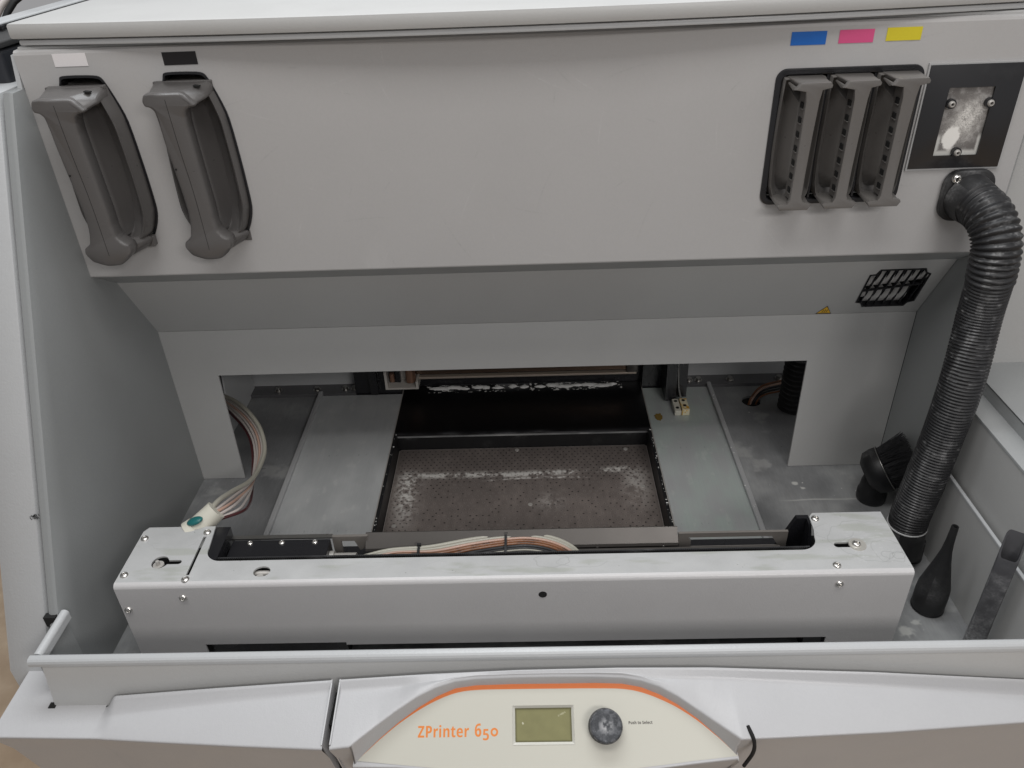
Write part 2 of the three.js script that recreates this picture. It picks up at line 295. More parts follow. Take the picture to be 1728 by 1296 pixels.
// --- back of the print bay, seen through the opening
{
  part('bay_back', box(-0.474, 0.477, -0.004, 0.36, -1.122, -1.112), M.white, printer);
  const fl = part('mounting_strip', box(-0.47, -0.216, 0.0005, 0.006, -1.112, -1.084), M.strip, printer), fr2 = part('mounting_strip', box(0.243, 0.468, 0.0005, 0.006, -1.112, -1.084), M.strip, printer);
  for (const x of [-0.420, -0.356, -0.309, -0.294, 0.254, 0.269, 0.320, 0.399]) {
    part('bolt', [cyl([x, 0.006, -1.096], [x, 0.0115, -1.096], 0.0042, 0.004, 16), cyl([x, 0.006, -1.096], [x, 0.0072, -1.096], 0.0062, 0.0062, 20)], M.steel, x < 0 ? fl : fr2);
  }
  part('bay_column', [box(-0.289, -0.214, 0.0006, 0.30, -1.11, -1.083), box(-0.262, -0.25, 0.01, 0.30, -1.083, -1.07)], M.black, printer);
  part('bay_column', [box(0.176, 0.242, 0.0006, 0.30, -1.11, -1.083)], M.black, printer);
  part('back_screen', box(-0.214, 0.176, 0.004, 0.3, -1.111, -1.104), M.black, printer);
  // right hand bracket and the ceramic connector at its foot
  part('bracket', [prismX([[0.3, -1.083], [0.3, -1.05], [0.008, -1.036], [0.008, -1.083]], 0.206, 0.2225), prismX([[0.3, -1.083], [0.3, -1.055], [0.012, -1.04], [0.012, -1.083]], 0.2255, 0.239)], M.black, printer);
  const blk = part('connector_block', [box(0.2155, 0.2255, 0.004, 0.013, -1.034, -1.0, 0.0012)], M.cream, printer);
  part('connector_half', box(0.2262, 0.238, 0.004, 0.015, -1.032, -1.0, 0.0012), phys({ map: dataTex(128, 128, (u, v) => mix3([0.86, 0.83, 0.72], [0.83, 0.62, 0.20], smooth(0.45, 0.6, fbm(u * 4, v * 4, 4, 4))), true, 40), roughness: 0.4 }), blk);
  for (const [x, z, y] of [[0.2205, -1.027, 0.013], [0.2205, -1.009, 0.013], [0.232, -1.026, 0.015], [0.232, -1.012, 0.015]]) part('terminal', cyl([x, y, z], [x, y + 0.0006, z], 0.0028, 0.0024, 14), M.hole, blk);
  part('lead', tube([[0.23, 0.013, -1.033], [0.226, 0.03, -1.037], [0.224, 0.06, -1.041], [0.223, 0.1, -1.046]], 0.0016, 20, 8), M.steel, printer);
  // glossy copper coloured rail and the clear holder hanging at its left end
  part('rail_edge', box(-0.19, 0.166, 0.030, 0.0335, -1.092, -1.082, 0.001), phys({ color: lin(0.50, 0.43, 0.36), metalness: 0.3, roughness: 0.4, map: paintMap }), printer);
  part('copper_rail', [box(-0.19, 0.166, 0.0365, 0.05, -1.095, -1.088)], phys({ color: lin(0.22, 0.15, 0.11), metalness: 0.8, roughness: 0.3, roughnessMap: roughMap }), printer);
  part('rail_end', prismX([[0.025, -1.093], [0.05, -1.093], [0.05, -1.081], [0.035, -1.081]], 0.150, 0.168, 0.001), M.bronze, printer);
  part('clear_holder', [box(-0.236, -0.183, 0.022, 0.025, -1.092, -1.066), box(-0.236, -0.232, 0.025, 0.055, -1.092, -1.066), box(-0.187, -0.183, 0.025, 0.036, -1.092, -1.066), box(-0.236, -0.183, 0.022, 0.05, -1.095, -1.092)], phys({ color: lin(0.72, 0.69, 0.64), roughness: 0.2, transmission: 0.25, thickness: 0, map: paintMap }), printer);
  part('copper_plug', [cyl([-0.196, 0.03, -1.079], [-0.196, 0.055, -1.079], 0.008), cyl([-0.226, 0.03, -1.079], [-0.226, 0.045, -1.079], 0.004)], phys({ color: lin(0.34, 0.2, 0.14), metalness: 0.7, roughness: 0.35 }), printer);
  // ribbed suction pipe behind the right leg and the wires that dive into the tray
  part('suction_pipe', [tube([[0.402, 0.001, -1.022], [0.402, 0.12, -1.022], [0.402, 0.26, -1.022]], (t, s) => 0.0215 + 0.0025 * Math.cos(s * 2 * Math.PI / 0.0085), 260, 32)], M.rubber, printer);
  const cols = [M.tubeBrown, M.tubePink, M.rubber, M.rubber, M.tubeBrown];
  for (let i = 0; i < 5; i++) part('wire', tube([[0.336 + i * 0.003, -0.03, -1.038 - (i % 2) * 0.004], [0.340 + i * 0.003, 0.004, -1.040], [0.356 + i * 0.002, 0.018 - i * 0.002, -1.052 + i * 0.002], [0.385, 0.022 - i * 0.0028, -1.062 + i * 0.003], [0.43, 0.022 - i * 0.002, -1.07 + i * 0.003]], 0.0016, 40, 8), cols[i], printer);
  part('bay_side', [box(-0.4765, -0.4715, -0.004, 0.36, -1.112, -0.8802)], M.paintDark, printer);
  part('bay_inner_sheet', [prismX([[0.30, -1.108], [0.30, -1.045], [0.0005, -0.985], [0.0005, -1.108]], -0.466, -0.4635)], M.white, printer);
}
// --- the folded front of the bay: lower panel with its wide opening, sloping panel, shadowed return
{
  const lower = [[-0.472, 0.0006], [-0.413, 0.0006], [-0.411, 0.1725], [0.352, 0.1725], [0.353, 0.0006], [0.4745, 0.0006], [0.4745, 0.239], [-0.472, 0.239]];
  part('lower_panel', sheetXY(lower, -0.8795, ZW), M.paint, printer);
  // sloping panel in its own plane: u across, v up the slope
  const ang = Math.atan2(0.055, 0.094), SL = 0.1085;
  const vent = mm([[391.6, 24.8], [388.1, 81.9], [394.5, 82.8], [396.9, 91.8], [447.4, 92.3], [451.4, 84.6], [456.9, 81.6], [460.9, 25.4], [453.6, 21.7], [451.8, 15.0], [402.2, 15.0], [397.6, 23.5]]);
  const place = (g) => g.rotateX(ang).translate(0, 0.2395, ZW);
  const s = part('sloping_panel', place(sheetXY([[-0.472, 0], [0.4745, 0], [0.4745, SL], [-0.472, SL]], -0.0022, 0, [vent])), M.paint, printer);
  // warm air outlet: black rim, twisted pale louvres behind a black grid
  const cx = 0.4245, cy = 0.0535, ring = vent.map(([x, y]) => [cx + (x - cx) * 0.955, cy + (y - cy) * 0.955]), out = vent.map(([x, y]) => [cx + (x - cx) * 1.01, cy + (y - cy) * 1.01]);
  const v = part('air_outlet', [place(sheetXY(out, -0.0195, 0.0008, [ring]))], M.black, printer);
  part('outlet_back', place(sheetXY(out, -0.024, -0.0197)), M.hole, v);
  const bars = []; const gridX = [398, 407, 416.5, 426, 435.5, 445, 454];
  for (const x of gridX) bars.push(box(x / 1000 - 0.0006, x / 1000 + 0.0006, 0.0155, 0.092, -0.003, -0.0005));
  const mid = box(0.389, 0.46, -0.0007, 0.0007, -0.0031, -0.0004).rotateZ(0.22).translate(0, -0.0385, 0); 
  bars.push(box(-0.036, 0.036, -0.0008, 0.0008, -0.0031, -0.0004).rotateZ(0.20).translate(cx, 0.0535, 0));
  part('outlet_grid', place(merge(bars)), M.black, v);
  const louvre = (x, y0, y1) => { const rows = []; for (let i = 0; i <= 10; i++) { const t = i / 10, a = mix(1.25, -0.1, t * t) , w = 0.0036, z = -0.0070 + 0.004 * Math.sin(t * 3.1), row = []; for (let j = 0; j <= 4; j++) { const q = (j / 4 - 0.5) * 2 * w; row.push([x + q * Math.cos(a), mix(y0, y1, 1 - t), z + q * Math.sin(a)]); } rows.push(row); } return place(grid(rows)); };
  const fin = phys({ color: lin(0.74, 0.72, 0.70), roughness: 0.3, side: THREE.DoubleSide, map: paintMap });
  for (let i = 0; i < 7; i++) { const x = (392.5 + i * 9.5 + 4.5) / 1000, ym = 0.0535 + (x - cx) * 0.2; part('louvre', louvre(x, ym + 0.001, i < 1 ? 0.078 : 0.0905), fin, v); if (x < 0.452) part('louvre', louvre(x - 0.001, i < 1 ? 0.026 : 0.0165, ym - 0.001), fin, v); }
  // yellow hot surface label
  const cv = document.createElement('canvas'); cv.width = 192; cv.height = 192; const c = cv.getContext('2d');
  c.fillStyle = '#0a0a0a'; c.fillRect(0, 0, 192, 192); c.fillStyle = '#e9b62c'; c.beginPath(); c.moveTo(96, 26); c.lineTo(176, 172); c.lineTo(16, 172); c.closePath(); c.fill();
  c.strokeStyle = '#111'; c.lineWidth = 8; for (const x of [74, 97, 120]) { c.beginPath(); c.moveTo(x, 142); c.bezierCurveTo(x - 16, 124, x + 16, 112, x, 90); c.stroke(); } c.fillStyle = '#111'; c.fillRect(56, 150, 82, 7);
  const tx = new THREE.CanvasTexture(cv); tx.colorSpace = THREE.SRGBColorSpace;
  const tri = sheetXY(mm([[350.5, 1], [369.5, 1], [360, 18.5]]), 0.0002, 0.0005);
  const lab = planarUV(tri, 'x', 0.350, 0.370, 'y', 0.0005, 0.0195); place(lab);
  part('warning_label', lab, phys({ map: tx, roughness: 0.35 }), s, true);
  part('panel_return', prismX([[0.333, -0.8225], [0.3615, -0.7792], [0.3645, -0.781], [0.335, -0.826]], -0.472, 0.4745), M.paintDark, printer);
}
// --- upper panel with the cartridge openings
const wipes = []; for (let i = 0; i < 60; i++) wipes.push([mix(-0.46, 0.46, rnd()), mix(0.37, 0.58, rnd()), rnd() * 3.14, 0.006 + 0.03 * rnd() ** 2, rnd()]);
const panelMap = dataTex(1536, 384, (u, v) => {
  const x = mix(-0.472, 0.4775, u), y = mix(0.36, 0.59, v); let k = 0.975 + 0.035 * (fbm(x * 9, y * 9, 5) - 0.5) + 0.012 * (vnoise(x * 700, y * 700) - 0.5);
  k += 0.03 * smooth(0.6, 0.8, fbm(x * 24 + 7, y * 12, 5)) * smooth(0.2, 0.0, v);
  for (const [wx, wy, a, L, q] of wipes) { const dx = x - wx, dy = y - wy, p = dx * Math.cos(a) + dy * Math.sin(a), n = -dx * Math.sin(a) + dy * Math.cos(a) + 0.08 * p * p / L; if (Math.abs(p) < L && Math.abs(n) < 0.0006) k += (q > 0.5 ? 0.05 : -0.06) * (1 - Math.abs(p) / L) * vnoise(p * 900, q * 50); }
  return [k, k * 0.993, k * 0.985];
});
M.panel = phys({ color: lin(0.484, 0.484, 0.487), map: panelMap, bumpMap: peel, bumpScale: 0.00004, roughness: 0.46, specularIntensity: 0.7 });
const slotPts = [[-17, 83], [14, 82.5], [21.5, 76], [32.5, 43], [35.8, -5], [36.5, -46], [33, -62], [26, -76], [13, -86], [-13, -86], [-26, -76], [-33, -62], [-36.5, -46], [-35.8, -5], [-32.5, 43], [-21.5, 77]];
const lens = (k, n = 72) => { const c = new THREE.CatmullRomCurve3(slotPts.map(([x, y]) => new THREE.Vector3(x * k / 1000, y * (0.5 + 0.5 * k) / 1000, 0)), true, 'catmullrom', 0.35); return c.getPoints(n).slice(0, n).map((p) => [p.x, p.y]); };
const bodyPts = [[-25, 74.5], [20, 74.5], [24, 70], [31.5, 43], [34.3, -5], [34.6, -46], [31, -62], [25, -74], [14, -80], [-14, -80], [-25, -74], [-31, -62], [-34.6, -46], [-34.3, -5], [-31.5, 43], [-28, 68]];
const bodyLens = (k, n = 96) => { const c = new THREE.CatmullRomCurve3(bodyPts.map(([x, y]) => new THREE.Vector3(x * k / 1000, y * (0.42 + 0.58 * k) / 1000, 0)), true, 'catmullrom', 0.3); return c.getPoints(n).slice(0, n).map((p) => [p.x, p.y]); };
const SLOT = [[-0.4155, 0.483], [-0.3175, 0.483]];
function rrect(x0, x1, y0, y1, r, n = 6) { const p = []; for (const [cx, cy, a] of [[x1 - r, y1 - r, 0], [x0 + r, y1 - r, 1], [x0 + r, y0 + r, 2], [x1 - r, y0 + r, 3]]) for (let i = 0; i <= n; i++) { const t = (a + i / n) * Math.PI / 2; p.push([cx + r * Math.cos(t), cy + r * Math.sin(t)]); } return p; }
const BAY = [0.2335, 0.3675, 0.421, 0.549];
{
  const holes = [...SLOT.map(([x, y]) => lens(1).map(([a, b]) => [x + a, y + b])), rrect(...BAY, 0.009)];
  const g = sheetXY([[-0.472, 0.3625], [0.4775, 0.3625], [0.4775, 0.585], [-0.472, 0.585]], ZP - 0.0025, ZP, holes);
  const up = part('upper_panel', planarUV(merge([g, prismX([[0.585, ZP], [0.5875, ZP - 0.0008], [0.589, ZP - 0.003], [0.5895, ZP - 0.02], [0.587, ZP - 0.02], [0.585, ZP - 0.0025]], -0.472, 0.4775), prismX([[0.3625, ZP], [0.361, ZP - 0.0006], [0.3605, ZP - 0.0025], [0.3625, ZP - 0.0025]], -0.472, 0.4775)]), 'x', -0.472, 0.4775, 'y', 0.36, 0.59), M.panel, printer, true);
  part('panel_edge', prismX([[0.585, ZP - 0.006], [0.545, ZP + 0.004], [0.545, ZP - 0.01], [0.585, ZP - 0.015]], -0.4785, -0.4735, 0.001), M.white, printer);
  part('panel_flange', sheetXZ([[0.4779, ZP - 0.0006], [0.4905, ZP - 0.016], [0.4885, ZP - 0.018], [0.4779, ZP - 0.004]], 0.362, 0.588), M.paintDark, printer);
  // colour patches above the cartridges
  const patch = (x0, x1, y0, y1, col, lab) => { const m = part('colour_label', box(x0, x1, y0, y1, ZP + 0.0002, ZP + 0.0005), phys({ color: new THREE.Color(col), roughness: 0.45, map: paintMap }), up); m.userData.label = lab; };
  patch(-0.436, -0.4048, 0.5742, 0.5855, '#f2eeee', 'white colour label');
  patch(-0.334, -0.3025, 0.5722, 0.5835, '#171315', 'black colour label');
  patch(0.2415, 0.2730, 0.5698, 0.5812, '#0a66c0', 'blue colour label');
  patch(0.2845, 0.3155, 0.5702, 0.5815, '#e0578c', 'pink colour label');
  patch(0.3268, 0.3580, 0.5708, 0.5820, '#dfcf2b', 'yellow colour label');
  // rubber gaskets and the dark cavities
  for (const [x, y] of SLOT) {
    const o = lens(1.0), i2 = lens(0.945);
    const gk = part('slot_gasket', sheetXY(o.map(([a, b]) => [x + a, y + b]), ZP - 0.012, ZP + 0.0012, [i2.map(([a, b]) => [x + a, y + b])]), M.black, printer);
    part('slot_cavity', box(x - 0.04, x + 0.04, y - 0.09, y + 0.088, ZP - 0.05, ZP - 0.046), M.hole, gk);
  }
  const b = part('bay_gasket', sheetXY(rrect(BAY[0] - 0.001, BAY[1] + 0.001, BAY[2] - 0.001, BAY[3] + 0.001, 0.010), ZP - 0.012, ZP + 0.0025, [rrect(BAY[0] + 0.0045, BAY[1] - 0.0045, BAY[2] + 0.0045, BAY[3] - 0.0045, 0.006)], 0.001), M.black, printer);
  part('bay_cavity', box(BAY[0], BAY[1], BAY[2], BAY[3], ZP - 0.03, ZP - 0.026), M.hole, b);
  for (const x of [0.2805, 0.324]) part('bay_divider', box(x - 0.001, x + 0.001, BAY[2] + 0.005, BAY[3] - 0.005, ZP - 0.02, ZP + 0.001), M.black, b);
  // inspection window: clear plate, black surround, powder behind
  const w = part('window_plate', sheetXY([[0.3725, 0.549], [0.4595, 0.549], [0.4595, 0.4525], [0.3725, 0.4525]], ZP + 0.0003, ZP + 0.0035, [[[0.3935, 0.529], [0.4365, 0.529], [0.4365, 0.4645], [0.3935, 0.4645]]], 0.0004), phys({ map: dustMap([0.10, 0.10, 0.11], [0.30, 0.30, 0.30], 0.55, 0.95, 6), roughness: 0.3, clearcoat: 0.5, clearcoatRoughness: 0.25 }), printer);
  part('plate_edge', sheetXY([[0.371, 0.5505], [0.461, 0.5505], [0.461, 0.4505], [0.371, 0.4505]], ZP + 0.0001, ZP + 0.0022, [[[0.3726, 0.549], [0.4594, 0.549], [0.4594, 0.4526], [0.3726, 0.4526]]]), phys({ color: lin(0.5), roughness: 0.2, map: paintMap }), w);
  const pw = dataTex(384, 576, (u, v) => {
    const n = fbm(u * 9, v * 13, 6), f = vnoise(u * 130, v * 195), q = vnoise(u * 60 + 9, v * 90);
    let c = [0.40, 0.385, 0.375]; c = mix3(c, [0.56, 0.55, 0.54], smooth(0.4, 0.8, n));
    const cloud = Math.exp(-(((u - 0.55 - (v - 0.5) * 0.35) / 0.34) ** 2 + ((v - 0.5) / 0.3) ** 2)); c = mix3(c, [0.88, 0.87, 0.85], clamp(cloud * (f > 0.42 ? 1.0 : 0.3) * (0.7 + n)));
    const blob = (((u - 0.33 - 0.1 * (v - 0.25)) / 0.17) ** 2 + ((v - 0.26) / 0.17) ** 2) * (0.55 + 0.9 * fbm(u * 14, v * 20, 5)); c = mix3(c, [0.94, 0.93, 0.91], smooth(1.35, 0.75, blob));
    if (q > 0.93) c = mix3(c, [0.9, 0.9, 0.88], 0.7);
    c = mix3(c, [0.86, 0.86, 0.84], 0.8 * smooth(0.10, 0.05, Math.min(u * 0.7, v, 1 - u)) * smooth(0.35, 0.25, v));
    return c;
  });
  part('powder_window', planarUV(box(0.3936, 0.4364, 0.4646, 0.5289, ZP - 0.002, ZP + 0.0012), 'x', 0.3935, 0.4365, 'y', 0.4645, 0.529), phys({ map: pw, roughness: 0.5, clearcoat: 0.4 }), w, true);
  for (const [x, y] of [[0.3985, 0.514], [0.4345, 0.514], [0.4155, 0.468]]) {
    part('rubber_washer', cyl([x, y, ZP + 0.0005], [x, y, ZP + 0.0052], 0.0045, 0.0045, 24), M.black, w);
    part('window_screw', screwGeo(0.0032, 0.0030).rotateX(Math.PI / 2).translate(x, y, ZP + 0.0052), M.satin, w);
  }
}
function screwGeo(r, h) {                              // button head with a socket, axis up y
  const p = [[0, -0.35 * h], [0.38 * r, -0.35 * h], [0.42 * r, 0.86 * h], [0.62 * r, 0.9 * h], [0.86 * r, 0.66 * h], [r, 0.25 * h], [r, 0]].map(([a, b]) => new THREE.Vector2(a, b + 0));
  return new THREE.LatheGeometry(p, 24);
}
// --- hood top
{
  const zf = (x) => -0.752 - 0.027 * (Math.abs(x + 0.02) / 0.45) ** 2;
  const xs = Array.from({ length: 25 }, (_, i) => mix(-0.470, 0.62, i / 24));
  const lay = (y0, y1, off, x0, r) => { const pts = [[x0, -1.6], [0.7, -1.6]]; for (const x of xs.slice().reverse()) pts.push([Math.max(x, x0), zf(x) + off]); return sheetXZ(pts, y0, y1, [], r); };
  part('hood_lid', lay(0.5985, 0.612, 0, -0.4700, 0.0022), M.paint, printer);
  part('hood_seal', lay(0.5925, 0.5975, -0.003, -0.4650, 0.0016), M.white, printer);
  part('hood_top', box(-0.470, 0.7, 0.5865, 0.5915, -1.6, ZP - 0.006, 0.0015), M.paint, printer);
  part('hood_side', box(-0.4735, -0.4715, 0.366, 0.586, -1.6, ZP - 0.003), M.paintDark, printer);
}
// --- right side: stepped wall of the neighbouring chamber
{
  part('side_wall', box(0.4682, 0.4715, -0.004, 0.117, -0.738, -0.482), M.paint, printer);
  part('wall_rail', box(0.4677, 0.4717, 0.1165, 0.1205, -0.7378, -0.482, 0.0012), M.white, printer);
  part('wall_gap', box(0.4718, 0.4760, 0.104, 0.1125, -0.7378, -0.42), M.hole, printer);
  part('upper_wall', box(0.4762, 0.4795, 0.098, 0.200, -0.738, -0.40), M.paint, printer);
  part('ledge', [prismX([[0.2035, -0.79], [0.2035, -0.40], [0.199, -0.40], [0.199, -0.79]], 0.4755, 0.503, 0.0015)], M.paintDark, printer);
  part('ledge_riser', [box(0.5005, 0.503, 0.2036, 0.219, -0.79, -0.40)], M.paintDark, printer);
  part('chamber_top', [sheetXZ([[0.5005, -0.79], [0.566, -0.79], [0.566, -0.70], [0.62, -0.66], [0.62, -0.4], [0.5005, -0.4]], 0.2165, 0.2195, [], 0.001)], M.paintDark, printer);
  part('chamber_well', box(0.5665, 0.75, 0.05, 0.2, -0.79, -0.785), M.hole, printer);
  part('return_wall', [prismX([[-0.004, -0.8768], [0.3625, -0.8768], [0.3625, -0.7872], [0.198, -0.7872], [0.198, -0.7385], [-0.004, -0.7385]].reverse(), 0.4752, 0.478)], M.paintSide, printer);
  part('corner_seam', box(0.4735, 0.4775, 0.0006, 0.36, -0.886, -0.8797), M.hole, printer);
  part('chamber_panel', box(0.4785, 0.8, 0.2195, 0.60, -0.792, -0.785), M.paint, printer);
}
// --- front lip of the tray
{
  part('front_wall', prismX([[0.111, -0.4745], [0.062, -0.4664], [0.02, -0.4664], [0.02, -0.4735], [0.06, -0.4735], [0.111, -0.4815]].reverse(), -0.4605, 0.75), M.paint, printer);
  part('front_rail', prismX([[0.1085, -0.4735], [0.1120, -0.4736], [0.1143, -0.4744], [0.1156, -0.4760], [0.1160, -0.4782], [0.1160, -0.4800], [0.1154, -0.4816], [0.1142, -0.4826], [0.1065, -0.4828]].reverse(), -0.4728, 0.75, 0.0004), M.white, printer);
}
// --- sculpted front cowl
const interp = (T, x) => { if (x <= T[0][0]) return T[0][1]; for (let i = 1; i < T.length; i++) if (x <= T[i][0]) { const t = (x - T[i - 1][0]) / (T[i][0] - T[i - 1][0]); return mix(T[i - 1][1], T[i][1], t); } return T[T.length - 1][1]; };
const yb = (x) => interp([[-0.395, 0.078], [-0.3, 0.087], [-0.188, 0.096], [-0.1, 0.1025], [-0.02, 0.1062], [0.07, 0.1072], [0.153, 0.1055], [0.3, 0.0955], [0.437, 0.082], [0.6, 0.062]], x);
const rim = mm([[-166, 83.2, -406.8], [-158, 85.0, -413.4], [-143.8, 88.3, -424], [-128, 93.2, -434.3], [-109.7, 98.4, -444.7], [-93.5, 101.0, -452], [-77, 102.0, -457.3], [-58.1, 102.8, -459.2], [-25, 103.4, -459.7], [12.7, 103.8, -459.6], [50.3, 103.0, -459.6], [73.7, 102.2, -458.8], [89.9, 101.0, -456.3], [105.7, 98.8, -451.3], [121.2, 94.2, -444.3], [138.4, 87.8, -434.2], [155.1, 84.2, -421.9], [163, 83.2, -415.4], [170, 83.0, -409.3]]);
const plateEdge = (x) => interp([[-0.166, 0.055], [-0.158, 0.0607], [-0.1438, 0.0682], [-0.128, 0.0754], [-0.1097, 0.0827], [-0.0935, 0.0878], [-0.077, 0.0915], [-0.058, 0.0929], [0.05, 0.0931], [0.0737, 0.0926], [0.09, 0.0908], [0.1057, 0.0873], [0.1212, 0.0824], [0.1384, 0.0753], [0.1551, 0.0667], [0.163, 0.0622], [0.17, 0.0579]], x);
const rimY = (x) => interp(rim.map((p) => [p[0], p[1]]), x), rimZ = (x) => interp(rim.map((p) => [p[0], p[2]]), x);
const frontY = (x) => interp([[-0.51, 0.0608], [-0.404, 0.0604], [-0.337, 0.0668], [-0.268, 0.0732], [-0.187, 0.081], [-0.168, 0.083], [0.17, 0.083], [0.236, 0.0785], [0.2998, 0.0735], [0.4247, 0.066], [0.6, 0.053]], x);
const frontZ = (x) => interp([[-0.51, -0.4355], [-0.404, -0.4325], [-0.337, -0.4238], [-0.268, -0.4152], [-0.187, -0.4058], [-0.168, -0.4067], [0.17, -0.4093], [0.236, -0.4147], [0.2998, -0.4205], [0.4247, -0.4332], [0.6, -0.452]], x);
const drop = (x) => interp([[-0.41, 0.012], [-0.395, 0.012], [-0.188, 0.0075], [-0.1, 0.006], [0.1, 0.0065], [0.15, 0.008], [0.3, 0.012], [0.437, 0.0145], [0.6, 0.017]], x);
const kinkZ = (x) => interp([[-0.41, -0.452], [-0.395, -0.452], [-0.188, -0.4565], [-0.1, -0.4575], [0.6, -0.4575]], x);
function topProfile(x, Y, fy, fz, k = 1) {             // steep band next to the lip, then a nearly level top
  const r = [], z0 = -0.4640, zk = Math.min(kinkZ(x), mix(z0, fz, 0.6)), yk = Math.max(fy + 0.0003, Y - drop(x) * k * (zk - z0) / (kinkZ(x) - z0));
  for (let q = 0; q <= 4; q++) r.push([x, mix(Y, yk, q / 4 * 0.92), mix(z0, zk, q / 4 * 0.92)]);
  r.push([x, mix(yk, fy, 0.03) + 0.0001, mix(zk, fz, 0.05)]);
  for (let q = 1; q <= 6; q++) { const t = 0.12 + 0.88 * q / 6; r.push([x, mix(yk, fy, t) + 0.001 * Math.sin(Math.PI * t) * k, mix(zk, fz - 0.001, t)]); }
  return r;
}
const PA = 35 * Math.PI / 180, PO = [0.092, -0.458];
const planeY = (z) => PO[0] - (z - PO[1]) * Math.tan(PA);
function cowl(name, x0, x1, n, central) {
  const rows = [];
  for (let i = 0; i <= n; i++) {
    const x = i <= n * 0.7 ? mix(x0, 0.2, i / (n * 0.7)) : mix(0.2, x1, (i / n - 0.7) / 0.3), Y = yb(x), arch = central && x > -0.166 && x < 0.170, fy = arch ? rimY(x) : frontY(x), fz = arch ? rimZ(x) : frontZ(x);
    const r = [];
    r.push([x, -0.02, -0.4655], [x, Y - 0.004, -0.4655], [x, Y - 0.001, -0.4648]);
    r.push(...topProfile(x, Y, fy, fz));
    const e = 0.0014;
    r.push([x, fy - 0.0008, fz], [x, fy - 0.0022, fz + e * 0.6]);
    if (arch) { const pe = Math.min(fy - 0.003, plateEdge(x)); r.push([x, mix(fy, pe, 0.6), fz + 0.0004], [x, pe - 0.006, fz + 0.0006]); }
    else r.push([x, fy - 0.04, fz - 0.014], [x, fy - 0.16, fz - 0.044]);
    rows.push(r);
  }
  return grid(rows);
}
function endCap(x) { const r = []; const Y = yb(x); return prismX([[-0.02, -0.4654], [Y - 0.001, -0.4654], [frontY(x) + 0.002, frontZ(x) - 0.002], [frontY(x) - 0.15, frontZ(x) - 0.040]].reverse(), x - 0.0006, x + 0.0006); }
{
  part('shelf_notch', box(-0.466, -0.4595, 0.0612, 0.0622, -0.4695, -0.4635), M.hole, printer);
  // the pod rises from the shelf with a sloping end
  const sh = []; for (let i = 0; i <= 12; i++) { const x = mix(-0.5065, -0.4108, i / 12), fz = frontZ(x); sh.push([[x, -0.12, -0.51], [x, 0.0610, -0.51], [x, 0.0615, -0.5095], [x, 0.0614, -0.47], [x, 0.0608, fz - 0.001], [x, 0.0600, fz], [x, 0.0586, fz + 0.0006], [x, 0.0204, fz - 0.014], [x, -0.1, fz - 0.044]]); }
  const shEnd = prismX([[-0.1, -0.51], [0.0614, -0.51], [0.0606, -0.437], [-0.1, -0.50]].reverse(), -0.5068, -0.5058);
  const rows = []; for (let i = 0; i <= 40; i++) {
    const x = i < 8 ? mix(-0.411, -0.3955, i / 7) : mix(-0.3955, -0.1900, (i - 7) / 33), k = i < 8 ? smooth(0, 1, i / 7) : 1, Y = mix(0.0612, yb(x), k), fy = mix(0.0608, frontY(x), smooth(-0.41, -0.395, x)), fz = frontZ(x), r = [[x, -0.02, -0.4655], [x, Y - 0.002, -0.4655]];
    r.push(...topProfile(x, Y, fy, fz, k));
    r.push([x, fy - 0.0008, fz], [x, fy - 0.0022, fz + 0.0006], [x, fy - 0.04, fz - 0.014], [x, fy - 0.16, fz - 0.044]); rows.push(r);
  }
  part('front_cowl', [grid(rows), grid(sh), shEnd, endCap(-0.1906)], M.plastic, printer);
  part('front_cowl', [cowl('c', -0.1835, 0.75, 300, true), endCap(-0.183)], M.plastic, printer);
  part('cowl_gap', [box(-0.1905, -0.1815, -0.02, 0.076, -0.4655, -0.432)], M.hole, printer);
  // a short curved slot in the front of the cowl, right of the control panel
  part('cowl_slot', tube([[0.1775, 0.0848, -0.4195], [0.180, 0.0828, -0.4105], [0.1825, 0.072, -0.4095], [0.1832, 0.058, -0.4112], [0.179, 0.035, -0.414]], 0.0017, 30, 10), M.hole, printer);
}
